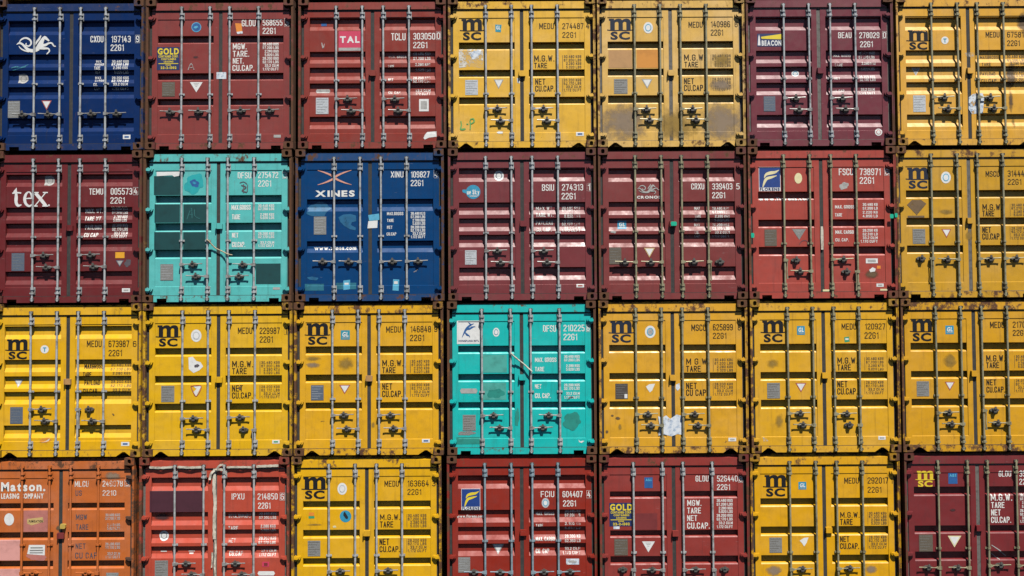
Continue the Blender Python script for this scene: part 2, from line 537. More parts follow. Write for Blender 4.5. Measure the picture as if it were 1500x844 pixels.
def ellipse2d(cx, cz, rx, rz, n=22):
    return [(cx + rx * math.cos(2 * math.pi * i / n), cz + rz * math.sin(2 * math.pi * i / n)) for i in range(n)], [tuple(range(n))]


def poly2d(pts):
    return list(pts), [tuple(range(len(pts)))]


M_OUT = [(.06, 0), (.27, 0), (.27, .60), (.30, .70), (.37, .74), (.42, .71), (.44, .62), (.44, 0), (.64, 0), (.64, .60), (.67, .70), (.73, .74), (.79, .70), (.80, .62), (.80, 0), (1.0, 0),
         (1.0, .72), (.97, .88), (.89, .98), (.79, 1.0), (.69, .96), (.61, .86), (.55, .97), (.45, 1.0), (.36, .98), (.28, .92), (.24, .85), (.24, .99), (0, .99), (0, .84), (.06, .81)]


# ------------------------------------------------------------------ one container
Y_DOOR, Y_PAN, Y_ROD = 0.070, 0.078, 0.036
PAN0, PAN1 = 0.115, 1.035
DOOR_T, DOOR_B = 2.283, 0.112

SH = {}                                               # shared meshes


def shared(key, fn, smooth=False):
    if key not in SH:
        SH[key] = fn().mesh(key[0] if isinstance(key, tuple) else key, smooth)
    return SH[key]


def casting_mb():
    """block with an oval opening in its front face; centre of the opening is the origin"""
    b = MB()
    w0, w1, z0, z1 = -(HW - 0.0), 0, 0, 0
    x0, x1, zb, zt = -0.080, 0.080, -0.0595, 0.0585
    n = 16
    rx, rz = 0.029, 0.036
    outer, inner = [], []
    for k in range(n):
        q = 2 * math.pi * (k + 0.5) / n
        c, s = math.cos(q), math.sin(q)
        inner.append((rx * math.copysign(abs(c) ** 0.7, c), rz * math.copysign(abs(s) ** 0.7, s)))
        t = min(x1 / abs(c), (zt if s > 0 else -zb) / abs(s))
        outer.append((t * c, t * s))
    vs = [(x, 0, z) for x, z in outer] + [(x, 0, z) for x, z in inner] + [(x, 0.075, z) for x, z in inner]
    fs = []
    for k in range(n):
        j = (k + 1) % n
        fs += [(k, j, n + j, n + k), (n + k, n + j, 2 * n + j, 2 * n + k)]
    fs.append(tuple(range(2 * n, 3 * n)))
    b.add(vs, fs)
    b.add([(x0, 0, zb), (x1, 0, zb), (x1, 0.178, zb), (x0, 0.178, zb), (x0, 0, zt), (x1, 0, zt), (x1, 0.178, zt), (x0, 0.178, zt)],
          [(1, 2, 6, 5), (2, 3, 7, 6), (3, 0, 4, 7), (4, 5, 6, 7), (3, 2, 1, 0)])
    return b


def post_mb(s):
    b = MB()
    b.prism([(s * 1.2085, 0.120), (s * 1.2085, 2.367), (s * 1.172, 2.367), (s * 1.172, 0.120)], 0.012, 0.128)
    b.box(s * 1.2085, s * 1.196, 0.004, 0.0118, 0.120, 2.367)
    return b


def header_mb():
    b = MB()
    b.prism([(-1.052, 2.305), (1.052, 2.305), (1.127, 2.300), (1.127, 2.310), (1.052, 2.345), (1.052, 2.425), (-1.052, 2.425), (-1.052, 2.345), (-1.127, 2.310), (-1.127, 2.300)], 0.050, 0.126)
    b.box(-1.1270, 1.1270, 0.127, 0.135, 2.20, 2.44)
    return b


def sill_mb(kind):
    b = MB()
    zt = 0.104
    if kind == 'tri':
        c = [(0.800, 0.004), (0.905, 0.076), (0.945, 0.076), (1.035, 0.004)]
    else:
        c = [(0.835, 0.004), (0.835, 0.060), (0.995, 0.060), (0.995, 0.004)]
    pts = [(-1.052, zt), (-1.052, 0.004)] + [(-x, z) for x, z in c[::-1]] + c + [(1.052, 0.004), (1.052, zt)]
    b.prism(pts, 0.050, 0.060)
    b.box(-1.050, 1.050, 0.061, 0.126, 0.084, 0.1035)
    return b


def body_mb():
    """the long box behind the doors, with corrugated side walls"""
    b = MB()
    L0, L1 = 0.182, 6.05
    z0, z1 = 0.15, 2.40
    for s in (-1, 1):
        prof, y, k = [], L0, 0
        while y < L1 - 0.28:
            prof += [(s * 1.196, y), (s * 1.196, y + 0.07), (s * 1.162, y + 0.14), (s * 1.162, y + 0.21)]
            y += 0.278
        prof.append((s * 1.196, L1))
        n = len(prof)
        vs = [(x, yy, z0) for x, yy in prof] + [(x, yy, z1) for x, yy in prof]
        b.add(vs, [(i, i + 1, n + i + 1, n + i) for i in range(n - 1)])
    b.box(-1.205, 1.205, 0.180, L1, 2.401, 2.465)
    b.box(-1.205, 1.205, 0.180, L1, 0.04, 0.149)
    b.box(-1.195, 1.195, L1, L1 + 0.05, 0.04, 2.465)
    b.add([(-1.171, L0, 0.03), (1.171, L0, 0.03), (1.171, L0, 2.42), (-1.171, L0, 2.42)], [(0, 1, 2, 3)])
    return b


def hinge_mb(s):
    """bowl shaped lug with its pin"""
    b = MB()
    b.prism([(s * 1.205, 0.030), (s * 1.068, 0.034), (s * 1.060, 0.016), (s * 1.072, -0.012), (s * 1.100, -0.036), (s * 1.140, -0.046), (s * 1.178, -0.040), (s * 1.205, -0.018)], 0.034, 0.0685)
    b.prism([(s * 1.203, 0.022), (s * 1.085, 0.025), (s * 1.088, 0.002), (s * 1.120, -0.020), (s * 1.203, -0.012)], 0.016, 0.0335)
    b.tube([(s * 1.150, 0.054, -0.056), (s * 1.150, 0.054, 0.044)], 0.012, 8)
    return b


def bar_mb():
    b = MB()
    b.tube([(0, 0, 0.085), (0, 0, 2.300)], 0.0175, 12)
    for z, d in ((2.300, 1), (0.085, -1)):
        b.box(-0.015, 0.015, -0.016, 0.008, z + d * 0.0005, z + d * 0.030)
        b.prism([(-0.022, z + d * 0.031), (0.022, z + d * 0.031), (0.011, z + d * 0.062), (-0.011, z + d * 0.062)], -0.013, 0.006)
    return b


def keeper_mb():
    """forked keeper on header or sill"""
    b = MB()
    b.box(-0.030, 0.030, 0.0465, 0.0498, -0.020, 0.020)
    b.prism([(-0.032, -0.018), (-0.024, -0.018), (-0.024, 0.018), (-0.032, 0.012)], 0.020, 0.0463)
    b.prism([(0.032, -0.018), (0.024, -0.018), (0.024, 0.018), (0.032, 0.012)], 0.020, 0.0463)
    return b


def bracket_mb(kind):
    """bearing that holds a locking bar to the door"""
    b = MB()
    d = Y_DOOR - Y_ROD
    if kind == 'mid':
        b.box(-0.045, 0.045, d - 0.010, d + 0.006, -0.016, 0.016)
        b.tube([(0, 0, -0.013), (0, 0, 0.013)], 0.026, 12)
        b.box(-0.024, 0.024, 0.010, d - 0.0105, -0.011, 0.011)
        return b
    b.box(-0.040, 0.040, d - 0.012, d - 0.0005, -0.062, 0.062)
    for z in (-0.036, 0.036):
        b.tube([(0, 0, z - 0.017), (0, 0, z + 0.017)], 0.029, 12)
        b.box(-0.036, 0.036, 0.008, d - 0.0125, z - 0.013, z + 0.013)
    for sx in (-1, 1):
        b.box(sx * 0.026, sx * 0.037, -0.012, 0.0075, -0.048, -0.026)
    return b


def handle_mb(d, mode):
    """swing handle pivoted on its bar; d is the way it points"""
    b = MB()
    b.box(-0.025, 0.025, -0.026, 0.024, -0.026, 0.026)
    b.tube([(d * 0.036, -0.022, 0), (d * 0.036, 0.020, 0)], 0.020, 8)
    if mode == 'hang':
        b.tube([(d * 0.036, -0.010, -0.005), (d * 0.032, -0.012, -0.10), (d * 0.030, -0.010, -0.20), (d * 0.036, -0.016, -0.31)], [0.011, 0.010, 0.010, 0.013], 8)
    else:
        pts = [(0.036, -0.006, 0.000), (0.10, -0.008, 0.004), (0.20, -0.006, 0.007), (0.30, -0.008, 0.012), (0.345, -0.012, 0.012)]
        b.tube([(d * x, y, z) for x, y, z in pts], [0.012, 0.0085, 0.0085, 0.0085, 0.010], 8)
    return b


def catch_mb():
    """retainer riveted to the door: plate, shroud and the drop latch"""
    b = MB()
    d = Y_DOOR - Y_ROD
    b.prism([(-0.078, 0.006), (-0.036, 0.032), (0.036, 0.032), (0.078, 0.006), (0.074, -0.012), (0.030, -0.030), (0.018, -0.058), (-0.018, -0.058), (-0.030, -0.030), (-0.074, -0.012)], 0.016, d + 0.006)
    b.prism([(-0.034, 0.020), (0.034, 0.020), (0.022, -0.034), (-0.022, -0.034)], -0.016, 0.0155)
    b.prism([(-0.014, 0.060), (0.014, 0.060), (0.020, 0.016), (-0.020, 0.016)], -0.030, -0.0165)
    return b


def lockbox_mb():
    b = MB()
    b.prism([(-0.055, -0.045), (0.050, -0.045), (0.050, 0.040), (0.030, 0.048), (-0.055, 0.048)], 0.030, 0.0690)
    b.box(-0.055, -0.040, 0.012, 0.0295, -0.040, 0.040)
    return b


class Spec:
    pass


def profile_for(bands, shape):
    """(z, y) breakpoints of the pressed panel, top to bottom"""
    top = 2.150 if shape == 'B' else 2.160
    if bands and bands[0][0] > top - 0.012:
        top = bands[0][0] + 0.014
    p = [(DOOR_T, Y_DOOR), (top, Y_DOOR), (top - 0.004, Y_PAN)]
    for za, zb in bands:
        if shape == 'A':
            d, st, sb = 0.082, 0.016, 0.034
        else:
            d, st, sb = 0.043, 0.020, 0.070
        st, sb = min(st, (za - zb) * 0.3), min(sb, (za - zb) * 0.42)
        p += [(za, Y_PAN), (za - st, Y_PAN + d), (zb + sb, Y_PAN + d)]
        if shape == 'A':
            p.append((zb + 0.020, Y_PAN + 0.012))
        p.append((zb, Y_PAN))
    low = 0.258
    if bands and bands[-1][1] < low + 0.02:
        low = bands[-1][1] - 0.02
    p += [(low, Y_PAN), (low - 0.006, Y_DOOR), (DOOR_B, Y_DOOR)]
    return p


def prof_y(p, z):
    if z >= p[0][0]:
        return p[0][1]
    for (za, ya), (zb, yb) in zip(p, p[1:]):
        if zb <= z <= za:
            return ya + (yb - ya) * ((za - z) / max(za - zb, 1e-6))
    return p[-1][1]


def door_mb(s, prof):
    """one leaf: stiles, pressed panel with its recesses, edges and back"""
    b = MB()
    i0, i1 = 0.030, 1.128
    def quad(x0, z0, x1, z1, y):
        b.add([(x0, y, z0), (x1, y, z0), (x1, y, z1), (x0, y, z1)], [(0, 1, 2, 3)])
    quad(s * i0, DOOR_B, s * PAN0, DOOR_T, Y_DOOR)
    quad(s * PAN1, DOOR_B, s * i1, DOOR_T, Y_DOOR)
    n = len(prof)
    vs = [(s * PAN0, y, z) for z, y in prof] + [(s * PAN1, y, z) for z, y in prof]
    b.add(vs, [(i, i + 1, n + i + 1, n + i) for i in range(n - 1)])
    for x in (PAN0, PAN1):                       # ends of the recesses
        for i in range(n - 1):
            (za, ya), (zb, yb) = prof[i], prof[i + 1]
            if ya > Y_DOOR + 1e-5 or yb > Y_DOOR + 1e-5:
                b.add([(s * x, Y_DOOR, za), (s * x, ya, za), (s * x, yb, zb), (s * x, Y_DOOR, zb)], [(0, 1, 2, 3)])
    yb = 0.168
    for x in (i0, i1):
        b.add([(s * x, Y_DOOR, DOOR_B), (s * x, yb, DOOR_B), (s * x, yb, DOOR_T), (s * x, Y_DOOR, DOOR_T)], [(0, 1, 2, 3)])
    for z in (DOOR_B, DOOR_T):
        b.add([(s * i0, Y_DOOR, z), (s * i1, Y_DOOR, z), (s * i1, yb, z), (s * i0, yb, z)], [(0, 1, 2, 3)])
    return b


def gasket_mb(s):
    b = MB()
    b.box(s * 1.1285, s * 1.1700, 0.086, 0.126, 0.150, 2.290)
    b.box(s * 0.0005, s * 0.0295, 0.076, 0.126, 0.113, 2.282)
    b.box(s * 0.0005, s * 1.1280, 0.064, 0.120, 2.2835, 2.2985)
    b.box(s * 0.0005, s * 1.1280, 0.060, 0.120, 0.1045, 0.1115)
    return b


def conform(vs2, fs2, name, prof, lift):
    """lay flat faces (x, z) on the pressed door, following its recesses"""
    bm = bmesh.new()
    bv = [bm.verts.new((q[0], -q[2] if len(q) > 2 else 0.0, q[1])) for q in vs2]
    for f in fs2:
        try:
            bm.faces.new([bv[i] for i in f])
        except ValueError:
            pass
    zmin, zmax = min(v[1] for v in vs2), max(v[1] for v in vs2)
    for z, _y in prof:
        if zmin + 1e-4 < z < zmax - 1e-4:
            bmesh.ops.bisect_plane(bm, geom=bm.verts[:] + bm.edges[:] + bm.faces[:], plane_co=(0, 0, z), plane_no=(0, 0, 1))
    for x in (-PAN1, -PAN1 + 0.006, -PAN0 - 0.006, -PAN0, PAN0, PAN0 + 0.006, PAN1 - 0.006, PAN1):
        if min(v[0] for v in vs2) < x - 1e-4 and max(v[0] for v in vs2) > x + 1e-4:
            bmesh.ops.bisect_plane(bm, geom=bm.verts[:] + bm.edges[:] + bm.faces[:], plane_co=(x, 0, 0), plane_no=(1, 0, 0))
    xm = min(abs(v[0]) for v in vs2) if vs2[0][0] * vs2[-1][0] > 0 else 0
    onstile = xm > PAN1 - 0.03 or max(abs(v[0]) for v in vs2) < PAN0 + 0.03 or xm < PAN0 - 0.02
    for v in bm.verts:
        y = prof_y(prof, v.co.z)
        if onstile:
            y = Y_DOOR
        elif abs(v.co.x) > PAN1 - 1e-5 or abs(v.co.x) < PAN0 + 1e-5:
            y = min(y, Y_DOOR)
        v.co.y += y - lift
    bm.faces.ensure_lookup_table()
    for f in bm.faces:
        f.normal_update()
        if f.normal.y > 0:
            f.normal_flip()
    me = bpy.data.meshes.new(name)
    bm.to_mesh(me)
    bm.free()
    return me


class Container:
    def __init__(self, row, colm, x, crop, spec):
        self.s = spec
        self.x, self.z = x, (4 - row) * ROWH
        self.crop = crop
        self.root = bpy.data.objects.new('shipping_container', None)
        COL.objects.link(self.root)
        self.root.empty_display_size = 0.3
        self.root.location = (x, 0, self.z)
        self.k = 0

    # crop pixel -> local (x, z) on a plane
    def loc(self, zx, zy, y=Y_PAN):
        cx, cyy, sc = self.crop
        p = at(cx + zx / sc, cyy + zy / sc, y)
        return p.x - self.x, p.z - self.z

    def box(self, b):
        x0, z1 = self.loc(b[0], b[1])
        x1, z0 = self.loc(b[2], b[3])
        return x0, z0, x1, z1

    def build(self):
        s = self.s
        rt = self.root
        P, FR = s['paint'], s['frame_paint']
        for sx in (-1, 1):
            obj('corner_post', shared(('corner_post', sx), lambda: post_mb(sx)), FR, rt)
            for z in (HOLE, HB - HOLE):
                obj('corner_casting', shared('corner_casting', casting_mb), s['casting'], rt, (sx * (HW - 0.080), 0, z))
        obj('header', shared('header', header_mb), s['rail'], rt)
        sk = s.get('sill', 'rect')
        obj('sill', shared(('sill', sk), lambda: sill_mb(sk)), s['rail'], rt)
        obj('body', shared('body', body_mb), FR, rt)
        bands = []
        for a, b in s['bands']:
            za, zb = self.loc(430, a)[1], self.loc(430, b)[1]
            bands.append((za, zb))
        shape = s['shape']
        self.prof = profile_for(bands, shape)
        self.door = {}
        bm_ = s['bar']
        for sx in (-1, 1):
            d = obj('door', door_mb(sx, self.prof).mesh('door'), P, rt)
            self.door[sx] = d
            obj('door_gasket', shared(('door_gasket', sx), lambda: gasket_mb(sx)), s['gasket'], d)
            for z in (2.165, 1.508, 0.852, 0.200):
                obj('hinge', shared(('hinge', sx), lambda: hinge_mb(sx)), s.get('hinge', P), d, (0, 0, z))
        zmid = self.loc(430, s['midz'], Y_DOOR)[1]
        self.rx = []
        for i, zx in enumerate(s['bars']):
            x = self.loc(zx, s['ymid'], Y_ROD)[0]
            self.rx.append(x)
            d = self.door[-1 if x < 0 else 1]
            lb_ = obj('locking_bar', shared('locking_bar', bar_mb, True), bm_, d, (x, Y_ROD, 0))
            lb_.rotation_euler = (0, random.uniform(-0.0022, 0.0022), 0)
            for z in (2.200, 0.195):
                obj('bar_bracket', shared(('bar_bracket', 'end'), lambda: bracket_mb('end'), True), s['fit'], d, (x, Y_ROD, z))
            obj('bar_bracket', shared(('bar_bracket', 'mid'), lambda: bracket_mb('mid'), True), s['fit'], d, (x, Y_ROD, zmid))
            for z, dy in ((2.348, 0.0), (0.054, 0.0)):
                obj('bar_keeper', shared('bar_keeper', keeper_mb), s['catch'], rt, (x, dy, z))
        for i, dr, yy in s['handles']:
            hang = abs(dr) == 2
            dd = 1 if dr > 0 else -1
            x = self.rx[i]
            z = self.loc(s['bars'][i], yy, Y_ROD)[1]
            d = self.door[-1 if x < 0 else 1]
            obj('lock_handle', shared(('lock_handle', dd, hang), lambda: handle_mb(dd, 'hang' if hang else ''), True), s['handle'], d, (x, Y_ROD, z))
            obj('handle_catch', shared('handle_catch', catch_mb), s['catch'], d, (x + dd * 0.185, Y_ROD, z + 0.002))
        lb = s.get('lock', None)
        if lb:
            x, z = self.loc(*lb, 0.05)
            obj('lock_box', shared('lock_box', lockbox_mb), s.get('lock_mat', P), self.door[1], (x, 0, z))
        for it in s['items']:
            self.item(it)

    def lay(self, name, shape2, mat, lift=0.0016):
        vs, fs = shape2
        cx = sum(v[0] for v in vs) / len(vs)
        side = -1 if cx < 0 else 1
        self.k += 1
        me = conform(vs, fs, name, self.prof, lift + 0.00003 * self.k)
        return obj(name, me, mat if not isinstance(mat, str) else M(mat), self.door[side])

    def many(self, name, shapes, mat, lift=0.0016, step=0.0):
        """several shapes of one colour as one painted marking"""
        V, F = [], []
        for vs, fs in shapes:
            k = len(V)
            V += vs
            F += [tuple(i + k for i in f) for f in fs]
        return self.lay(name, (V, F), mat, lift)

    def rect(self, b):
        x0, z0, x1, z1 = self.box(b)
        return [(x0, z0), (x1, z0), (x1, z1), (x0, z1)], [(0, 1, 2, 3)]

    def fit(self, shape2, b):
        x0, z0, x1, z1 = self.box(b)
        vs, fs = shape2
        return [(x0 + (x1 - x0) * u, z0 + (z1 - z0) * v) for u, v in vs], fs

    def txt(self, s, b, bold=0, **k):
        return text2d(s, *self.box(b), bold, **k)

    def stn(self, s, b, t=0.135):
        x0, z0, x1, z1 = self.box(b)
        k = max(0.0, x1 - 1.114)
        return stencil2d(s, x0 - k, z0, x1 - k, z1, t=t)

    def asp(self, b):
        x0, z0, x1, z1 = self.box(b)
        return (x1 - x0) / (z1 - z0)

    def strokes(self, name, sts, b, mat, lift=0.0016):
        """brush strokes over one another, each a hair above the last"""
        a = self.asp(b)
        base = None
        V, F, Y = [], [], []
        bmx = bmesh.new()
        for i, st in enumerate(sts):
            vs, fs = self.fit(ribbon2d(st, a) if len(st[0]) == 3 else poly2d(st), b)
            me = conform(vs, fs, 't', self.prof, lift + 0.0004 * i + 0.00003 * self.k)
            bmx.from_mesh(me)
            bpy.data.meshes.remove(me)
        me = bpy.data.meshes.new(name)
        cx = sum(v.co.x for v in bmx.verts) / len(bmx.verts)
        bmx.to_mesh(me)
        bmx.free()
        return obj(name, me, M(mat), self.door[-1 if cx < 0 else 1])

    def item(self, it):
        k, a = it[0], it[1:]
        s = self.s
        ink = s['ink']
        if k == 'serial':              # owner code, number, check digit, type code
            for t, b in a[0]:
                self.lay('serial_lettering', self.stn(t, b, 0.12), a[1] if len(a) > 1 else ink)
        elif k == 'boxed':             # frame round the check digit
            x0, z0, x1, z1 = self.box(a[0])
            k = max(0.0, x1 - 1.114)
            x0 -= k
            x1 -= k
            g, t = 0.013, 0.004
            x0 -= g; x1 += g; z0 -= g; z1 += g
            vs = [(x0, z0), (x1, z0), (x1, z1), (x0, z1), (x0 + t, z0 + t), (x1 - t, z0 + t), (x1 - t, z1 - t), (x0 + t, z1 - t)]
            self.lay('check_digit_frame', (vs, [(0, 1, 5, 4), (1, 2, 6, 5), (2, 3, 7, 6), (3, 0, 4, 7)]), 'worn_white_ink' if ink == 'white_ink' else 'faded_ink', 0.002)
        elif k == 'weights':           # headings
            for t, b in a[0]:
                self.lay('weight_lettering', self.stn(t, b, 0.15 if len(a) > 2 else 0.14), a[1] if len(a) > 1 else ink)
        elif k == 'figures':           # columns of small figures
            x0, x1, ys, h, mat = a[0], a[1], a[2], a[3], a[4]
            rows = a[5] if len(a) > 5 else FIG
            for j, y in enumerate(ys):
                t = rows[j % len(rows)]
                w = (x1 - x0)
                u0 = x0 + (0.13 * w if len(t) < 10 else 0)
                self.lay('weight_figures', self.stn(t, (u0, y, x1, y + h), 0.165), mat)
        elif k == 'rule':
            self.lay('weight_rule', self.rect(a[0]), a[1])
        elif k == 'msc':
            b, mat = a
            x0, y0, x1, y1 = b
            w, h = x1 - x0, y1 - y0
            mx0, mx1 = x0 + 0.07 * w, x0 + 0.91 * w
            sh = [self.fit(poly2d(M_OUT), (mx0, y0, mx1, y0 + 0.56 * h))]
            self.many('company_logo', sh, mat)
            lt = 0.045
            wv = [(-0.0, .62, lt), (.12, .50, lt), (.3, .40, lt * 1.1), (.5, .45, lt * 1.1), (.7, .40, lt * 1.1), (.88, .46, lt), (1.0, .62, lt)]
            self.strokes('logo_wave', [[(u, 0.43 + (v - .45) * 0.13, wd) for u, v, wd in wv]], b, mat, 0.0022)
            self.lay('logo_lettering', self.txt('SC', (x0 + .13 * w, y0 + .635 * h, x0 + .88 * w, y1), 1, gap=0.08), mat)
        elif k == 'plate':
            b, mat = a[0], a[1]
            x0, z0, x1, z1 = self.box(b)
            yy = prof_y(self.prof, (z0 + z1) / 2)
            mb = MB().box(x0, x1, yy - 0.004, yy + 0.006, z0, z1)
            p = obj('data_plate', mb.mesh('data_plate'), M(mat), self.door[-1 if x0 < 0 else 1])
            sh = []
            n = 6
            for j in range(n):
                u0, u1 = x0 + 0.012, x1 - 0.012 - 0.04 * ((j * 7) % 3)
                zz = z1 - (j + 0.7) * (z1 - z0) / (n + 0.4)
                sh.append(([(u0, zz), (u1, zz), (u1, zz + 0.005), (u0, zz + 0.005)], [(0, 1, 2, 3)]))
            V, F = [], []
            for vs, fs in sh:
                q = len(V)
                V += [(x, yy - 0.0052, z) for x, z in vs]
                F += [tuple(i + q for i in f) for f in fs]
            me = bpy.data.meshes.new('plate_print')
            me.from_pydata(V, [], F)
            o = obj('plate_print', me, M(a[2] if len(a) > 2 else 'plate_dark'), p)
            o.parent = self.door[-1 if x0 < 0 else 1]
        elif k == 'tri':               # warning triangle, point down
            (ax, ay), (bx, by), (cx_, cy_) = a[0]
            mat = a[1] if len(a) > 1 else 'white'
            pts = [self.loc(*q) for q in a[0]]
            if len(a) > 2 and a[2]:
                c = (sum(p[0] for p in pts) / 3, sum(p[1] for p in pts) / 3)
                big = [(c[0] + (p[0] - c[0]) * 1.0, c[1] + (p[1] - c[1]) * 1.0) for p in pts]
                sm = [(c[0] + (p[0] - c[0]) * 0.74, c[1] + (p[1] - c[1]) * 0.74) for p in pts]
                self.lay('warning_label', poly2d(big), a[2], 0.0016)
                self.lay('warning_label', poly2d(sm), mat, 0.0026)
            else:
                c = (sum(p[0] for p in pts) / 3, sum(p[1] for p in pts) / 3)
                self.lay('warning_label', poly2d(pts), mat)
                self.many('label_print', [([(c[0] - w, c[1] + dz), (c[0] + w, c[1] + dz), (c[0] + w, c[1] + dz + 0.007), (c[0] - w, c[1] + dz + 0.007)], [(0, 1, 2, 3)]) for w, dz in ((0.045, 0.03), (0.032, 0.008), (0.016, -0.02))], 'grey_label', 0.0026)
        elif k == 'quad':              # sticker with any outline, in crop pixels
            self.lay(a[2] if len(a) > 2 else 'sticker', poly2d([self.loc(*q) for q in a[0]]), a[1], a[3] if len(a) > 3 else 0.0016)
        elif k == 'rect':
            self.lay(a[2] if len(a) > 2 else 'sticker', self.rect(a[0]), a[1], a[3] if len(a) > 3 else 0.0016)
        elif k == 'tag':               # small maker's label
            b = a[0]
            self.lay('maker_label', self.rect(b), 'white')
            x0, y0, x1, y1 = b
            w, h = x1 - x0, y1 - y0
            self.lay('label_print', self.rect((x0 + .2 * w, y0 + .3 * h, x1 - .2 * w, y1 - .3 * h)), a[1] if len(a) > 1 else 'label_blue', 0.0028)
        elif k == 'oval':              # inspection sticker
            cx_, cy_, rx, ry = a[0]
            mats = a[1]
            for j, (f, mt) in enumerate(zip((1.0, 0.66, 0.50), mats)):
                if mt:
                    p = [self.loc(cx_ + f * rx * math.cos(q * math.pi / 12), cy_ + f * ry * math.sin(q * math.pi / 12)) for q in range(24)]
                    self.lay('inspection_sticker', poly2d(p), mt, 0.0016 + 0.001 * j)
        elif k == 'gl':                # blue square sticker with two letters
            b = a[0]
            x0, y0, x1, y1 = b
            w, h = x1 - x0, y1 - y0
            self.lay('inspection_sticker', self.rect(b), a[1])
            self.lay('sticker_lettering', self.txt('GL', (x0 + .15 * w, y0 + .18 * h, x1 - .15 * w, y0 + .66 * h), 1, slant=0.15), 'white', 0.0028)
            self.lay('sticker_print', self.rect((x0 + .15 * w, y0 + .78 * h, x1 - .15 * w, y0 + .86 * h)), 'grey_label', 0.0028)
        elif k == 'text':
            t, b, mat = a[0], a[1], a[2]
            self.lay('logo_lettering' if len(a) < 5 else a[4], self.txt(t, b, a[3] if len(a) > 3 else 0), mat, 0.0030)
        elif k == 'stroke':
            self.strokes(a[3] if len(a) > 3 else 'company_logo', a[0], a[1], a[2], 0.0034)
        elif k == 'blob':              # uneven patch
            cx_, cy_, rx, ry = a[0]
            rnd = random.Random(int(cx_ * 7 + cy_))
            ph = [rnd.uniform(0, 6.28) for _ in range(3)]
            p = []
            for q in range(28):
                t = q * math.pi / 14
                f = 1 + 0.16 * math.sin(2 * t + ph[0]) + 0.10 * math.sin(5 * t + ph[1]) + 0.05 * math.sin(9 * t + ph[2])
                p.append(self.loc(cx_ + rx * f * math.cos(t), cy_ + ry * f * math.sin(t)))
            self.lay(a[2] if len(a) > 2 else 'paint_patch', poly2d(p), a[1], 0.0030 if len(a) > 2 and a[2] == 'label_print' else 0.0012)
        elif k == 'patch':
            self.lay('paint_patch', self.rect(a[0]), a[1], 0.0010)
        elif k == 'solid':             # small thing fixed on the doors: crop box, depth y0..y1, name, material
            x0, z0, x1, z1 = self.box(a[0])
            sd = -1 if x0 + x1 < 0 else 1
            obj(a[3], MB().prism([(x0 + .1 * (x1 - x0), z0), (x1 - .1 * (x1 - x0), z0), (x1, z0 + .2 * (z1 - z0)), (x1, z1 - .2 * (z1 - z0)), (x1 - .15 * (x1 - x0), z1), (x0 + .1 * (x1 - x0), z1), (x0, z0 + .6 * (z1 - z0))], a[1], a[2]).mesh(a[3]), M(a[4]), self.door[sd])


FIG = ['30.480 KGS', '67.200 LBS', '2.280 KGS', '5.020 LBS', '28.200 KGS', '62.170 LBS', '33.2 CU.M', '1.172 CU.FT']

HORSE = [  # prancing sea horse emblem, strokes in the unit box
    [(0.00, .52, .02), (.07, .60, .09), (.14, .55, .10), (.20, .44, .12), (.30, .25, .16), (.42, .20, .18), (.52, .28, .22), (.58, .42, .26), (.62, .58, .24), (.66, .75, .18), (.70, .88, .14)],
    [(.05, .55, .03), (.12, .78, .07), (.24, .86, .09), (.35, .74, .09), (.37, .56, .08), (.31, .44, .07), (.24, .50, .06), (.25, .60, .04)],
    [(.06, .44, .03), (.12, .30, .06), (.22, .20, .07), (.32, .14, .05)],
    [(.70, .95, .05), (.72, .88, .16), (.77, .80, .12), (.83, .70, .07)],
    [(.62, .98, .05), (.58, .82, .10), (.52, .66, .09), (.48, .50, .05)],
    [(.60, .50, .20), (.72, .48, .14), (.82, .58, .09), (.90, .58, .08), (.95, .44, .06), (1.0, .42, .05)],
    [(.58, .36, .18), (.70, .32, .13), (.81, .30, .08), (.84, .18, .07), (.80, .08, .06), (.77, .01, .05)],
]


def florens(b, paint_ok=True):
    x0, y0, x1, y1 = b
    w, h = x1 - x0, y1 - y0
    F = [[(.12, .02, .05), (.22, .30, .13), (.33, .46, .15), (.55, .53, .13), (.85, .62, .03)],
         [(.20, .50, .03), (.30, .68, .13), (.52, .76, .17), (.76, .80, .13), (.97, .92, .02)]]
    return [('rect', (x0 - 2.5, y0 - 2.5, x1 + 2.5, y1 + 2.5), 'white', 'logo_panel'),
            ('rect', (x0, y0, x1, y0 + .86 * h), 'panel_blue', 'logo_panel', 0.0026),
            ('stroke', F, (x0 + .05 * w, y0 + .04 * h, x1 - .02 * w, y0 + .86 * h), 'cream' if paint_ok else 'yellow'),
            ('text', 'FLORENS', (x0 + .03 * w, y0 + .88 * h, x1 - .03 * w, y1), 'panel_navy', 1)]


def gold(b):
    x0, y0, x1, y1 = b
    w, h = x1 - x0, y1 - y0
    r = lambda u0, v0, u1, v1: (x0 + u0 * w, y0 + v0 * h, x0 + u1 * w, y0 + v1 * h)
    return [('rect', b, 'panel_navy', 'logo_panel'),
            ('text', 'GOLD', r(.03, .05, .97, .31), 'yellow', 1),
            ('text', 'CONTAINER CORP.', r(.06, .36, .94, .45), 'yellow', 1),
            ('text', 'CONTAINERS', r(.18, .49, .84, .56), 'yellow', 1),
            ('text', 'LEASING', r(.30, .60, .72, .67), 'yellow', 1),
            ('rect', r(.06, .71, .94, .735), 'yellow', 'logo_rule', 0.003),
            ('text', 'PHONE', r(.38, .76, .62, .81), 'yellow', 1),
            ('text', '22-2-1302', r(.16, .85, .86, .95), 'yellow', 1)]


def msc_head(s):                      # black heading block used by most of the yellow containers
    return [('weights', [('M.G.W.', s[0]), ('TARE', s[1]), ('NET', s[2]), ('CU.CAP.', s[3])])]


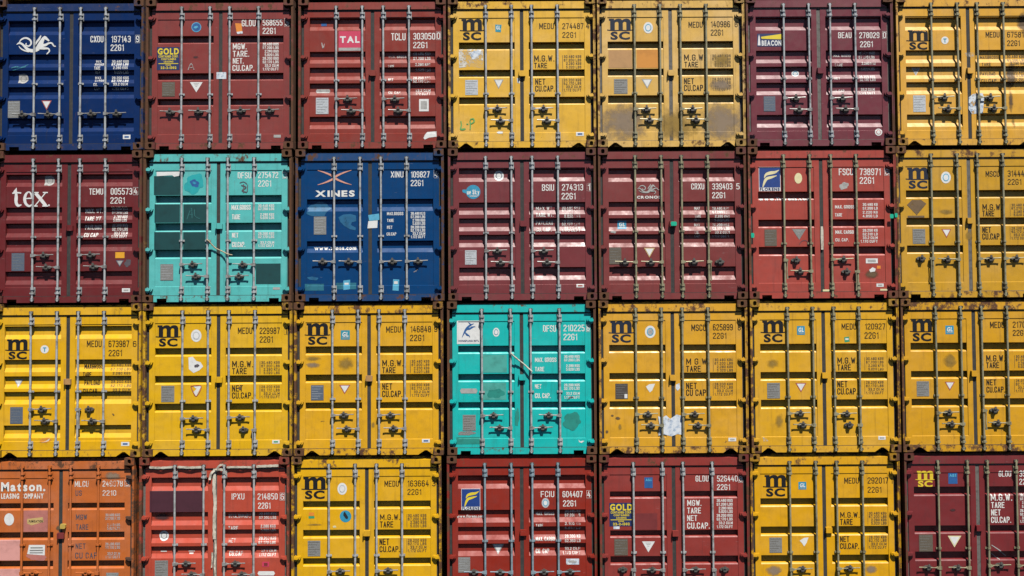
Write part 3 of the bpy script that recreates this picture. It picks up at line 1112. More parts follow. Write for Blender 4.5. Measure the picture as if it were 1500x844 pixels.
def figs(x0, x1, ya, yb, h, mat):
    """two groups of four small rows with a thin rule at their left"""
    out = []
    for (y0, y1), o in ((ya, 0), (yb, 4)):
        st = (y1 - y0 - h) / 3.0
        out.append(('figures', x0 + 8, x1, [y0 + st * j for j in range(4)], h, mat, FIG[o:o + 4]))
        out.append(('rule', (x0, y0, x0 + 3, y1), mat))
    return out


BV = ['white', 'plate_silver', 'white']
DS = ['grey_label', 'plate_grey', 'grey_label']
BLUE_ROUND = ['label_blue', 'label_sky', 'label_blue']
TDOT = ['white', None, None]

# pixel frames of the measured crops: left, top, scale
def crop_for(row, c):
    xs = {1: [0, 205, 430, 650, 870, 1090, 1290], 4: [0, 195, 420, 645, 870, 1090, 1300]}
    x0 = xs.get(row, xs[1])[c - 1]
    y0 = {1: 0, 2: 215, 3: 435, 4: 655}[row]
    sc = {1: 3.752, 2: 3.591, 3: 3.516, 4: 4.466}[row]
    return x0, y0, sc


XC = {1: [-7.202, -4.746, -2.246, 0.211, 2.661, 5.105, 7.573], 2: [-7.215, -4.771, -2.289, 0.202, 2.655, 5.105, 7.532],
      3: [-7.211, -4.761, -2.308, 0.178, 2.641, 5.104, 7.558], 4: [-7.305, -4.804, -2.346, 0.166, 2.631, 5.072, 7.567]}

B5 = lambda *a: [tuple(p) for p in a]

C = {}
# ---------------------------------------------------------------- top full row
C[1, 1] = dict(rgb=(0, 52, 98), spec=0.15, chalky=0.02, shape='B', bands=[(118, 192), (298, 370), (386, 460), (477, 543), (650, 724)], bars=[187, 328, 441, 580], ymid=420, midz=462, lock=None,
    handles=[(0, -1, 630), (1, -1, 629), (2, 1, 626), (3, 1, 625)], ink='white_ink', rust=0.10,
    label='navy blue container with a white leaping sea horse emblem and two inspection labels',
    items=[('serial', [('CXDU', (498, 198, 568, 233)), ('197143', (612, 198, 718, 233)), ('9', (750, 198, 767, 233)), ('22G1', (609, 245, 680, 280))]), ('boxed', (750, 198, 767, 233), 'worn_white_ink'),
        ('weights', [('MAX.', (523, 328, 554, 342)), ('GROSS', (518, 345, 567, 359)), ('TARE', (518, 366, 551, 383)), ('NET', (518, 388, 546, 402)), ('MAX.', (518, 418, 554, 433)), ('CARGO', (518, 436, 567, 449)), ('CU.', (514, 457, 535, 473)), ('CAP', (514, 478, 544, 493))], 'worn_white_ink', 1),
        ('figures', 610, 702, [328, 345, 366, 388, 418, 436, 456, 478], 14, 'white_ink'),
        ('stroke', HORSE, (92, 195, 307, 300), 'white'),
        ('oval', (124, 431, 26, 28), DS), ('rect', (98, 405, 122, 456), 'grey_label'), ('stroke', [[(0, .3, .1), (.3, .5, .2), (.6, .4, .1), (1, .8, .08)], [(.1, .0, .1), (.5, .25, .1), (.9, .5, .1)]], (62, 345, 150, 388), 'sea_patch', 'chalk_mark'),
        ('plate', (42, 556, 109, 648), 'plate_grey', 'plate_silver'), ('tri', [(228, 553), (284, 553), (256, 606)], 'white', 'red_border'), ('tag', (677, 742, 718, 765))])
C[1, 2] = dict(rgb=(140, 67, 62), shape='A', bands=[(197, 241), (402, 444), (542, 584)], bars=[228, 384, 493, 651], ymid=420, midz=520, lock=None,
    handles=[(0, -1, 615), (1, -1, 612), (2, 1, 608), (3, 1, 607)], ink='white_ink', rust=0.25, frust=0.75,
    label='dull red container with a navy panel in yellow lettering and an orange sticker',
    items=[('serial', [('GLDU', (560, 110, 635, 145)), ('568655', (675, 108, 783, 141)), ('3', (800, 106, 818, 142)), ('22G1', (675, 153, 745, 187))]), ('boxed', (800, 106, 818, 142)),
        ('weights', [('MGW.', (511, 240, 586, 272)), ('TARE.', (511, 280, 600, 312)), ('NET.', (511, 320, 570, 350)), ('CU.CAP.', (509, 358, 628, 390))]),
        ('figures', 675, 762, [236, 255.5, 275, 294.5, 314, 333.5, 353, 372.5], 15, 'white_ink'),
        ('oval', (310, 150, 27, 27), ['label_sky', None, None]), ('oval', (310, 150, 23, 23), ['label_blue', None, None]), ('blob', (308, 150, 11, 7), 'label_sky', 'label_print'), ('quad', [(523, 128), (558, 130), (563, 172), (531, 177)], 'label_orange'), ('quad', [(531, 176.5), (563, 171.5), (566, 184), (536, 188)], 'paper'),
        *gold((95, 260, 218, 385)), ('stroke', [[(0, 0, .12), (.5, 1, .12), (1, 0, .12)], [(.2, .35, .1), (.8, .35, .1)]], (265, 350, 298, 385), 'chalk', 'chalk_mark'),
        ('patch', (285, 305, 328, 325), 'dark_smudge'), ('rect', (422, 398, 475, 435), 'paper'), ('plate', (122, 452, 192, 530), 'plate_brown', 'plate_grey'),
        ('tri', [(275, 452), (345, 452), (310, 508)]), ('rect', (736, 742, 775, 757), 'grey_label')])
C[1, 3] = dict(rgb=(142, 60, 50), shape='B', bands=[(100, 167), (283, 348), (370, 440), (457, 525), (640, 708)], bars=[235, 378, 494, 636], ymid=420, midz=442, lock=(435, 403),
    handles=[(0, 1, 545), (1, -1, 608), (2, 1, 545), (3, -1, 608)], ink='white_ink', rust=0.15,
    label='brown red container with a square pink logo panel between its door bars',
    items=[('serial', [('TCLU', (537, 183, 615, 222)), ('303050', (658, 182, 778, 218)), ('0', (797, 180, 815, 216)), ('22G1', (658, 231, 735, 265))]), ('boxed', (797, 180, 815, 216)),
        ('weights', [('MAX. GROSS', (522, 302, 618, 316)), ('TARE', (520, 358, 553, 373)), ('NET', (520, 430, 548, 446)), ('CU. CAP.', (520, 500, 590, 515))], 'worn_white_ink', 1),
        ('figures', 657, 752, [285, 311, 348, 374, 420, 439, 488, 508], 15, 'worn_white_ink'),
        ('rect', (248, 172, 370, 262), 'label_pink', 'logo_panel'), ('text', 'TAL', (255, 200, 363, 234), 'white', 1), ('rect', (248, 263, 370, 279), 'grey_label', 'logo_panel'),
        ('patch', (150, 123, 180, 140), 'label_blue'), ('stroke', [[(0, 1, .15), (.5, 0, .2), (1, .8, .1)]], (155, 235, 170, 265), 'chalk', 'chalk_mark'),
        ('quad', [(126, 488), (194, 488), (200, 498), (194, 510), (126, 510), (120, 499)], 'grey_label'), ('plate', (123, 538, 192, 627), 'plate_silver', 'plate_grey'), ('rect', (690, 545, 743, 612), 'white'), ('rect', (699, 556, 734, 600), 'grey_label', 'label_print', .0028),
        ('quad', [(722, 742), (735, 726), (785, 722), (787, 752), (745, 757), (722, 768), (714, 760)], 'white')])
C[1, 4] = dict(rgb=(230, 179, 58), shape='A', bands=[(232, 276), (383, 427), (533, 577)], bars=[232, 373, 485, 627], ymid=420, midz=515, lock=(432, 405), sill='tri',
    handles=[(0, 1, 598), (1, -1, 663), (2, 1, 598), (3, -1, 663)], ink='brown_ink', rust=0.25, chalky=0.35, frust=0.5,
    label='pale yellow container with a green hand scrawl low on its left door',
    items=[('msc', (88, 105, 222, 219), 'black_ink'), ('serial', [('MEDU', (525, 128, 605, 160)), ('274487', (652, 128, 768, 160)), ('4', (785, 126, 802, 160)), ('22G1', (652, 177, 727, 208))]),
        *msc_head([(497, 305, 608, 338), (497, 346, 568, 375), (503, 433, 558, 465), (503, 471, 610, 503)]), *figs(652, 756, (304, 376), (433, 502), 14, 'faded_ink'),
        ('quad', [(283, 135), (318, 137), (314, 178), (284, 175)], 'label_teal'), ('text', 'GL', (288, 142, 312, 162), 'white', 1, 'sticker_lettering'),
        ('quad', [(82, 268), (150, 262), (216, 270), (218, 376), (140, 366), (84, 374)], 'torn_paper'), ('quad', [(135, 290), (208, 272), (200, 300), (160, 330)], 'paper'), ('quad', [(82, 405), (215, 409), (213, 422), (86, 420)], 'torn_paper'),
        ('plate', (118, 440, 188, 522), 'plate_silver', 'plate_grey'), ('tri', [(275, 437), (329, 437), (302, 489)], 'white', 'grey_label'), ('quad', [(402, 430), (420, 432), (417, 460), (404, 455)], 'white'),
        ('stroke', [[(.03, .75, .10), (.06, .4, .10), (.02, .06, .14), (.22, .05, .16), (.36, .1, .08)], [(.42, .5, .09), (.56, .48, .09)], [(.68, 0, .08), (.70, .4, .10), (.68, .8, .1)], [(.68, .88, .10), (.9, .94, .11), (.97, .72, .11), (.82, .56, .1), (.68, .52, .08)]], (92, 650, 170, 714), 'green_chalk', 'chalk_mark'),
        ('quad', [(290, 728), (303, 722), (326, 724), (323, 735), (300, 736)], 'white'), ('tag', (727, 727, 770, 748))])
C[1, 5] = dict(rgb=(222, 177, 88), shape='A', bands=[(227, 271), (377, 420), (523, 571)], bars=[225, 365, 478, 620], ymid=420, midz=511, lock=(425, 402), sill='tri', bar='olive_steel',
    handles=[(0, 1, 600), (1, -1, 658), (2, 1, 600), (3, -1, 657)], ink='brown_ink', rust=0.2, chalky=0.5, frust=0.35, streak=0.5, gk='pale_rubber',
    label='faded sandy yellow container with an orange square patch and grey dusty lower corners',
    items=[('msc', (72, 103, 215, 216), 'navy_ink'), ('serial', [('MEDU', (520, 120, 597, 152)), ('140986', (642, 117, 748, 150)), ('6', (778, 120, 795, 150)), ('22G1', (642, 163, 710, 196))]),
        *msc_head([(495, 300, 612, 333), (497, 340, 573, 370), (495, 430, 550, 462), (495, 467, 608, 500)]), *figs(642, 752, (300, 367), (428, 497), 14, 'faded_ink'),
        ('oval', (298, 153, 26, 31), ['white', 'label_sky', 'white']), ('patch', (235, 275, 352, 373), 'orange_patch'), ('patch', (80, 277, 210, 373), 'tan_patch'),
        ('plate', (110, 435, 185, 515), 'plate_grey', 'plate_brown'), ('tri', [(262, 435), (321, 435), (293, 488)], 'white', 'grey_label'), ('patch', (-10, 545, 330, 800), 'dusty_patch'), ('patch', (560, 540, 850, 800), 'dusty_patch'), ('patch', (300, 585, 600, 790), 'smudge'),
        ('blob', (700, 330, 62, 44), 'smudge', 'wear_patch'), ('blob', (703, 465, 64, 46), 'dusty_patch', 'wear_patch')])
C[1, 6] = dict(rgb=(120, 61, 68), shape='B', bands=[(95, 166), (277, 346), (365, 433), (453, 521), (630, 700)], bars=[220, 361, 476, 615], ymid=420, midz=432, lock=(420, 390), bar='galvanised',
    handles=[(0, 1, 540), (1, -1, 603), (2, 1, 540), (3, -1, 600)], ink='white_ink', rust=0.08, gk='pale_rubber',
    label='purplish maroon container with a yellow beam and lighthouse logo',
    items=[('serial', [('BEAU', (517, 178, 590, 210)), ('278029', (633, 178, 743, 210)), ('0', (773, 178, 790, 210)), ('22G1', (637, 227, 707, 260))]), ('boxed', (773, 178, 790, 210)),
        ('weights', [('MAX. GROSS', (495, 295, 590, 310)), ('TARE', (497, 350, 542, 365)), ('NET', (495, 425, 528, 438)), ('CU. CAP.', (492, 490, 560, 505))], 'worn_white_ink', 1),
        ('figures', 635, 722, [281, 304, 341, 368, 413, 431, 482, 503], 15, 'worn_white_ink'),
        ('quad', [(72, 186), (206, 184), (206, 256), (72, 256)], 'panel_navy', 'logo_panel'), ('quad', [(92, 203), (205, 187), (205, 217), (96, 214)], 'yellow', 'logo_panel', .0028),
        ('quad', [(75, 250), (78, 205), (82, 190), (86, 205), (90, 250)], 'white', 'logo_panel', .0028), ('text', 'BEACON', (96, 223, 205, 250), 'white', 1),
        ('oval', (285, 402, 21, 17), ['white', 'label_cyan', 'white']), ('plate', (107, 530, 172, 612), 'plate_blue', 'plate_grey'), ('oval', (738, 727, 20, 20), ['white', 'red_border', 'white'])])
C[1, 7] = dict(rgb=(224, 168, 62), shape='B', bands=[(95, 166), (275, 346), (365, 433), (450, 517), (628, 696)], bars=[285, 428, 537, 680], ymid=420, midz=437, lock=(492, 390), sill='tri', bar='olive_steel',
    handles=[(0, 1, 535), (1, -1, 597), (2, 1, 535), (3, -1, 595)], ink='brown_ink', rust=0.2, chalky=0.3, frust=0.3, streak=0.45,
    label='orange yellow five-rib container with a torn white paper between its lower handles',
    items=[('msc', (140, 165, 272, 271), 'black_ink'), ('serial', [('MEDU', (577, 175, 653, 206)), ('675812', (695, 175, 806, 206)), ('5', (836, 175, 852, 206)), ('22G1', (695, 222, 765, 253))]),
        ('weights', [('MAXGROSS', (553, 303, 652, 320)), ('TARE', (555, 345, 605, 362)), ('PAYLOAD', (553, 393, 637, 412)), ('CU.CAP', (553, 435, 637, 452))], 'faded_ink', 1),
        ('figures', 700, 800, [300, 322, 340, 362, 385, 405, 428, 446], 15, 'faded_ink'), ('oval', (353, 222, 20, 21), TDOT), ('text', 'T', (344, 212, 362, 233), 'label_cyan', 1, 'sticker_lettering'), ('tri', [(175, 370), (222, 370), (199, 413)], 'grey_label', 'white'),
        ('plate', (178, 525, 248, 615), 'plate_silver', 'plate_grey'), ('quad', [(462, 292), (508, 288), (516, 302), (500, 320), (470, 312)], 'torn_paper'), ('quad', [(483, 536), (505, 518), (558, 512), (568, 540), (560, 622), (500, 628), (482, 600)], 'paper'),
        ('blob', (718, 410, 30, 90), 'brown_smudge', 'wear_patch'), ('blob', (790, 130, 40, 70), 'brown_smudge', 'wear_patch'), ('blob', (715, 550, 18, 60), 'brown_smudge', 'wear_patch'), ('blob', (735, 670, 14, 34), 'smudge', 'wear_patch')])
# ---------------------------------------------------------------- second row
C[2, 1] = dict(rgb=(110, 41, 43), shape='B', bands=[(145, 209), (318, 385), (402, 475), (488, 550), (655, 724)], bars=[172, 305, 417, 552], ymid=430, midz=474, lock=(368, 428),
    handles=[(0, 1, 573), (1, -1, 635), (2, 1, 570), (3, -1, 631)], ink='white_ink', rust=0.12,
    label='dark maroon container with large white lowercase serif lettering and a small amber sticker',
    items=[('serial', [('TEMU', (470, 220, 542, 252)), ('005573', (583, 218, 695, 252)), ('4', (710, 218, 728, 250)), ('22G1', (581, 266, 656, 299))]), ('boxed', (710, 218, 728, 250), 'worn_white_ink'),
        ('weights', [('MAX. WT.', (445, 325, 535, 348)), ('TARE WT.', (445, 367, 535, 390)), ('PAYLOAD', (443, 412, 528, 435)), ('CU CAP', (440, 453, 513, 475))], 'worn_white_ink', 1),
        ('figures', 585, 667, [316, 338, 360, 379, 404, 426, 446, 464], 15, 'worn_white_ink'),
        ('stroke', [[(.10, .96, .02), (.10, .5, .16), (.10, .22, .15), (.15, .06, .13), (.24, .10, .05)], [(0, .68, .07), (.12, .71, .07), (.23, .69, .07)], [(.02, .70, .03), (.07, .80, .10), (.11, .93, .03)]], (66, 212, 268, 315), 'white'),
        ('stroke', [[(.33, .40, .05), (.42, .42, .06), (.50, .42, .07)], [(.51, .42, .08), (.48, .66, .08), (.42, .74, .07), (.35, .62, .12), (.32, .38, .15), (.35, .16, .13), (.42, .04, .11), (.48, .06, .08), (.53, .18, .03)]], (66, 212, 268, 315), 'white'),
        ('stroke', [[(.60, .68, .16), (.74, .36, .17), (.87, .04, .16)], [(.86, .70, .06), (.72, .36, .05), (.58, .02, .06)], [(.56, .71, .06), (.68, .71, .06)], [(.79, .71, .06), (.92, .71, .06)], [(.54, .03, .06), (.66, .03, .06)], [(.78, .03, .06), (.93, .03, .06)]], (66, 212, 268, 315), 'white'),
        ('oval', (258, 308, 4, 5), ['white', None, None], ), ('oval', (257, 178, 25, 27), DS), ('rect', (231, 153, 256, 203), 'grey_label'),
        ('plate', (62, 560, 128, 653), 'plate_blue', 'plate_grey'), ('rect', (607, 555, 655, 586), 'label_amber'), ('tri', [(610, 598), (651, 598), (630, 632)], 'grey_label', 'plate_blue'),
        ('blob', (672, 612, 16, 20), 'slate_ink', 'wear_patch'), ('tag', (643, 745, 685, 765), 'grey_label')])
C[2, 2] = dict(rgb=(92, 190, 186), shape='A', bands=[(255, 301), (400, 448), (540, 589)], bars=[218, 355, 462, 600], ymid=430, midz=494, lock=(418, 418),
    handles=[(0, 1, 620), (1, -1, 682), (3, -1, 620), (2, 1, 682)], ink='white_ink', rust=0.15, frust=0.95, chalky=0.2, fcol=(150, 120, 50),
    label='teal container with dark green repainted squares all over its left door',
    items=[('serial', [('DFSU', (515, 135, 585, 167)), ('275472', (622, 133, 727, 165)), ('3', (759, 133, 777, 165)), ('22G1', (622, 177, 690, 210))]), ('boxed', (759, 133, 777, 165), 'worn_white_ink'),
        ('weights', [('MAX.GROSS', (482, 306, 582, 332)), ('TARE', (485, 356, 527, 382)), ('NET', (485, 453, 517, 478)), ('CU.CAP.', (485, 501, 553, 528))]),
        ('figures', 622, 706, [303, 320, 350, 367, 450, 467, 497, 514], 14, 'white_ink'),
        ('patch', (75, 155, 212, 254), 'dark_green_patch'), ('patch', (78, 303, 210, 399), 'dark_green_patch'), ('patch', (229, 303, 350, 399), 'dark_green_patch'), ('patch', (76, 449, 210, 545), 'dark_green_patch'), ('patch', (228, 449, 345, 545), 'dark_green_patch'), ('patch', (610, 615, 740, 722), 'dark_green_patch'),
        ('quad', [(88, 133), (210, 131), (211, 152), (180, 158), (170, 150), (88, 155)], 'white'), ('blob', (285, 195, 52, 48), 'bright_teal_patch'), ('blob', (288, 193, 22, 21), 'label_blue', 'inspection_sticker'), ('blob', (286, 191, 9, 7), 'label_cyan', 'label_print'),
        ('stroke', [[(0, .9, .08), (.5, 1, .06), (.9, .8, .08)], [(.2, .7, .1), (.8, .5, .1), (.3, .2, .1), (.9, .05, .1)], [(.5, .8, .08), (.5, 0, .08)], [(1, .75, .08), (.95, .1, .08)]], (525, 185, 567, 243), 'slate_ink', 'chalk_mark'),
        ('stroke', [[(0, 0, .06), (.2, .7, .06), (.35, 1, .06), (.4, .1, .06)], [(.1, .4, .05), (.45, .45, .05)], [(.6, .9, .06), (.62, .3, .06), (1, .05, .06)]], (248, 325, 315, 382), 'teal_chalk', 'chalk_mark'),
        ('plate', (108, 618, 175, 703), 'plate_grey', 'plate_silver'), ('rect', (700, 740, 737, 752), 'grey_label')])
C[2, 3] = dict(rgb=(0, 70, 118), spec=0.17, chalky=0.02, shape='C', bands=[(275, 339), (495, 556)], bars=[213, 350, 460, 595], ymid=430, midz=470, lock=None,
    handles=[(0, -1, 605), (1, -1, 605), (2, 1, 605), (3, 1, 603)], ink='white_ink', rust=0.2, frust=0.6,
    label='mid blue container with a salmon crossed-arc logo and pale blue scuffs',
    items=[('serial', [('XINU', (512, 130, 578, 162)), ('109827', (617, 130, 715, 162)), ('4', (750, 129, 768, 161)), ('22G1', (617, 175, 682, 207))]), ('boxed', (750, 129, 768, 161)),
        ('stroke', [[(0, 1, .03), (.2, .86, .09), (.4, .66, .13), (.49, .5, .16), (.4, .34, .13), (.2, .14, .09), (0, 0, .03)], [(1, 1, .03), (.8, .86, .09), (.6, .66, .13), (.51, .5, .16), (.6, .34, .13), (.8, .14, .09), (1, 0, .03)]], (127, 125, 305, 200), 'salmon'),
        ('text', 'XINES', (114, 231, 322, 261), 'white_ink', 1), ('text', 'www.xines.com', (107, 522, 328, 541), 'white_ink', 1),
        ('weights', [('MAX.GROSS', (492, 344, 577, 360)), ('TARE', (492, 380, 527, 396)), ('NET', (492, 416, 520, 432)), ('CU.CAP', (490, 451, 540, 467))], 'white_ink', 1),
        ('figures', 617, 692, [344, 362, 380, 397, 416, 433, 450, 467], 14, 'white_ink'),
        ('blob', (130, 330, 66, 34), 'sky_patch'), ('quad', [(236, 372), (262, 357), (300, 354), (328, 362), (330, 392), (306, 398), (302, 412), (328, 426), (326, 440), (296, 434), (268, 418), (246, 396)], 'sky_patch', 'paint_patch'), ('blob', (102, 693, 26, 10), 'sky_patch'), ('patch', (60, 722, 160, 757), 'sea_patch'), ('patch', (225, 716, 330, 750), 'sea_patch'),
        ('plate', (107, 368, 172, 462), 'plate_grey', 'plate_silver'), ('quad', [(393, 360), (450, 352), (453, 386), (398, 390)], 'label_sky'), ('quad', [(394, 392), (443, 388), (441, 427), (389, 430)], 'white'),
        ('quad', [(262, 704), (298, 700), (297, 750), (263, 754)], 'label_sky'), ('rect', (268, 716, 290, 726), 'white', 'label_print', .003), ('quad', [(524, 697), (556, 699), (553, 758), (521, 756)], 'label_sky'), ('rect', (529, 708, 548, 722), 'white', 'label_print', .003), ('stroke', [[(0, 0, .15), (1, 1, .1)], [(0.5, .5, .15), (.55, 0, .2)]], (632, 645, 655, 660), 'chalk', 'chalk_mark')])
C[2, 4] = dict(rgb=(124, 60, 62), shape='B', bands=[(115, 183), (292, 356), (375, 443), (462, 527), (634, 701)], bars=[222, 358, 466, 602], ymid=430, midz=452, lock=(420, 405),
    handles=[(0, 1, 548), (1, -1, 608), (2, 1, 548), (3, -1, 608)], ink='white_ink', rust=0.12,
    label='maroon container with a round sky blue logo on its left door',
    items=[('serial', [('BSIU', (517, 198, 580, 232)), ('274313', (622, 197, 733, 230)), ('1', (757, 197, 769, 230)), ('22G1', (620, 243, 693, 277))]), ('boxed', (757, 197, 769, 230)),
        ('weights', [('MAX WT.', (485, 313, 578, 333)), ('TARE WT.', (485, 348, 578, 369)), ('PAYLOAD', (485, 390, 575, 410)), ('CU. CAP.', (485, 425, 567, 446))], 'worn_white_ink', 1),
        ('figures', 622, 718, [313, 328, 347, 361, 385, 400, 420, 434], 13, 'worn_white_ink'),
        ('oval', (155, 238, 38, 37), ['label_cyan', None, None]), ('blob', (112, 235, 14, 10), 'label_cyan'), ('text', 'ue Sky', (122, 226, 188, 250), 'white_ink', 1), ('text', 'INTERMODAL', (136, 256, 176, 263), 'white_ink', 1),
        ('oval', (290, 152, 26, 27), ['white', 'plate_blue', 'white']), ('plate', (112, 545, 173, 620), 'plate_silver', 'plate_grey'), ('tag', (698, 723, 738, 740), 'red_border')])
C[2, 5] = dict(rgb=(128, 60, 58), shape='B', bands=[(115, 183), (288, 357), (374, 442), (459, 527), (631, 701)], bars=[220, 357, 464, 602], ymid=430, midz=445, lock=(415, 407), bar='olive_steel', fit='olive_steel',
    handles=[(0, -1, 607), (1, -1, 607), (2, 1, 606), (3, 2, 605)], ink='white_ink', rust=0.15, frust=0.6,
    label='maroon container with a small white sea horse emblem and a green seal',
    items=[('serial', [('CRXU', (512, 193, 580, 225)), ('339403', (622, 193, 728, 225)), ('5', (755, 193, 773, 225)), ('22G1', (622, 239, 690, 271))]),
        ('weights', [('MAX', (530, 315, 560, 331)), ('TARE', (530, 358, 563, 372)), ('NET', (530, 376, 558, 389)), ('MAX', (530, 403, 560, 418)), ('CU.', (530, 443, 552, 458)), ('CAP', (530, 462, 560, 476))], 'worn_white_ink', 1),
        ('figures', 625, 714, [316, 336, 359, 377, 403, 422, 443, 462], 14, 'worn_white_ink'), ('stroke', HORSE, (228, 197, 343, 250), 'grey_label'), ('text', 'CRONOS', (226, 259, 352, 272), 'white_ink', 1),
        ('gl', (125, 388, 172, 432), 'label_cyan'), ('quad', [(85, 450), (95, 440), (118, 446), (112, 456)], 'grey_label'), ('plate', (80, 530, 145, 618), 'plate_brown', 'plate_grey'), ('tri', [(263, 532), (321, 532), (292, 583)], 'white', 'tan_label'),
        ('solid', (400, 396, 432, 418), 0.004, 0.029, 'seal', 'seal_green')])
C[2, 6] = dict(rgb=(170, 73, 62), shape='A', bands=[(235, 279), (382, 426), (525, 573)], bars=[212, 350, 460, 595], ymid=430, midz=508, lock=None, bar='olive_steel', fit='olive_steel',
    handles=[(0, 2, 597), (1, -1, 655), (2, 1, 593), (3, -2, 657)], ink='white_ink', rust=0.12, frust=0.5,
    label='brick red container with a blue logo square and two handles hanging down',
    items=[*florens((79, 110, 190, 231)), ('text', 'www.florens.com', (77, 263, 350, 281), 'white_ink', 1), ('oval', (285, 166, 20, 28), ['cream', None, None]), ('blob', (525, 206, 23, 19), 'grey_label'),
        ('serial', [('FSCU', (498, 115, 573, 150)), ('738971', (607, 115, 718, 150)), ('6', (743, 117, 762, 148)), ('22G1', (608, 160, 683, 195))]), ('boxed', (743, 117, 762, 148), 'worn_white_ink'),
        ('weights', [('MAX. GROSS', (478, 308, 580, 325)), ('TARE', (478, 350, 515, 367)), ('MAX. CARGO', (480, 440, 576, 458)), ('CU. CAP.', (480, 482, 550, 498))], 'white_ink', 1),
        ('figures', 612, 702, [297, 317, 338, 358, 433, 453, 472, 491], 14, 'white_ink', ['30.480 KG', '67.200 LB', '2.220 KG', '4.890 LB', '28.260 KG', '62.310 LB', '33.2 CU.M', '1.170 CUFT']),
        ('plate', (107, 435, 172, 522), 'plate_brown', 'plate_grey'), ('tri', [(252, 433), (325, 433), (290, 490)], 'plate_grey'), ('solid', (399, 420, 416, 542), 0.050, 0.069, 'plastic_strip', 'white_plastic'),
        ('rect', (640, 588, 703, 613), 'white'), ('rect', (650, 594, 693, 607), 'grey_label', 'label_print', .0028), ('blob', (672, 670, 42, 28), 'brown_smudge', 'wear_patch'), ('quad', [(658, 648), (676, 634), (692, 642), (688, 656), (664, 660)], 'white'), ('rect', (698, 626, 718, 642), 'label_orange'), ('tag', (695, 720, 733, 737), 'grey_label'),
        ('stroke', [[(0, 0, .12), (.3, .8, .12), (.8, .9, .1), (1, .5, .1)]], (290, 492, 335, 515), 'slate_ink', 'chalk_mark'),
        ('solid', (30, 456, 48, 481), 0.0, 0.010, 'seal', 'seal_green'), ('solid', (757, 357, 777, 379), 0.0, 0.010, 'seal', 'seal_green'), ('rect', (413, 751, 450, 761), 'cream'), ('rect', (715, 748, 752, 757), 'cream')])
C[2, 7] = dict(rgb=(206, 156, 46), shape='A', bands=[(228, 272), (373, 418), (518, 562)], bars=[272, 408, 516, 650], ymid=430, midz=500, lock=(470, 390), bar='olive_steel', fit='olive_steel', gk='pale_rubber',
    handles=[(0, -2, 588), (1, -1, 592), (2, 1, 590), (3, 1, 588)], ink='brown_ink', rust=0.3, chalky=0.2, frust=0.6, streak=0.5,
    label='mustard container with a faded brown diamond mark under its logo',
    items=[('msc', (130, 110, 262, 218), 'navy_ink'), ('serial', [('MSCU', (552, 128, 625, 158)), ('314447', (668, 125, 774, 157)), ('2', (800, 125, 816, 157)), ('22G1', (668, 170, 740, 200))]),
        *msc_head([(535, 302, 638, 333), (535, 336, 597, 366), (535, 422, 580, 452), (535, 456, 632, 488)]), *figs(680, 778, (300, 364), (422, 487), 13, 'faded_ink'),
        ('oval', (343, 162, 26, 31), ['white', 'label_sky', 'white']), ('quad', [(165, 280), (213, 280), (240, 300), (190, 360), (138, 306)], 'brown_film', 'wear_patch'), ('rect', (142, 363, 230, 373), 'brown_film', 'wear_patch'),
        ('patch', (300, 325, 385, 360), 'smudge'), ('plate', (168, 433, 235, 510), 'plate_grey', 'plate_brown'), ('tri', [(320, 433), (371, 433), (347, 480)], 'white', 'red_border'), ('blob', (465, 465, 22, 35), 'smudge', 'wear_patch'),
        ('solid', (64, 352, 80, 374), 0.0, 0.010, 'seal', 'seal_green')])
# ---------------------------------------------------------------- third row
C[3, 1] = dict(rgb=(232, 177, 20), shape='B', bands=[(150, 216), (322, 386), (407, 471), (487, 552), (660, 726)], bars=[157, 290, 400, 533], ymid=430, midz=486, lock=(350, 437), lock_mat='tan', sill='tri',
    handles=[(0, 1, 580), (1, -1, 640), (2, 2, 580), (3, -1, 640)], ink='brown_ink', rust=0.08, frust=0.35,
    label='bright yellow five-rib container with an orange scrape low on its left door',
    items=[('msc', (28, 218, 153, 319), 'black_ink'), ('oval', (230, 270, 21, 21), TDOT), ('text', 'T', (221, 260, 239, 281), 'label_cyan', 1, 'sticker_lettering'), ('serial', [('MEDU', (448, 225, 523, 258)), ('673987', (560, 225, 665, 258)), ('6', (690, 227, 708, 257)), ('22G1', (560, 273, 628, 305))]),
        ('weights', [('MAXGROSS', (430, 345, 527, 370)), ('TARE', (428, 388, 470, 412)), ('PAYLOAD', (430, 430, 510, 455)), ('CU.CAP', (428, 473, 500, 496))], 'brown_ink', 1),
        ('figures', 567, 672, [344, 366, 386, 407, 431, 451, 472, 490], 13, 'faded_ink'), ('tri', [(65, 425), (114, 425), (90, 468)], 'white', 'grey_label'), ('plate', (53, 568, 117, 653), 'plate_blue', 'plate_grey'), ('tag', (625, 747, 667, 767)),
        ('blob', (235, 738, 26, 14), 'orange_patch', 'wear_patch'), ('quad', [(215, 752), (240, 740), (258, 728), (250, 742)], 'torn_paper'), ('stroke', [[(0, 1, .2), (.5, .5, .35), (1, 0, .3)]], (575, 596, 592, 614), 'brown_smudge', 'wear_patch')])
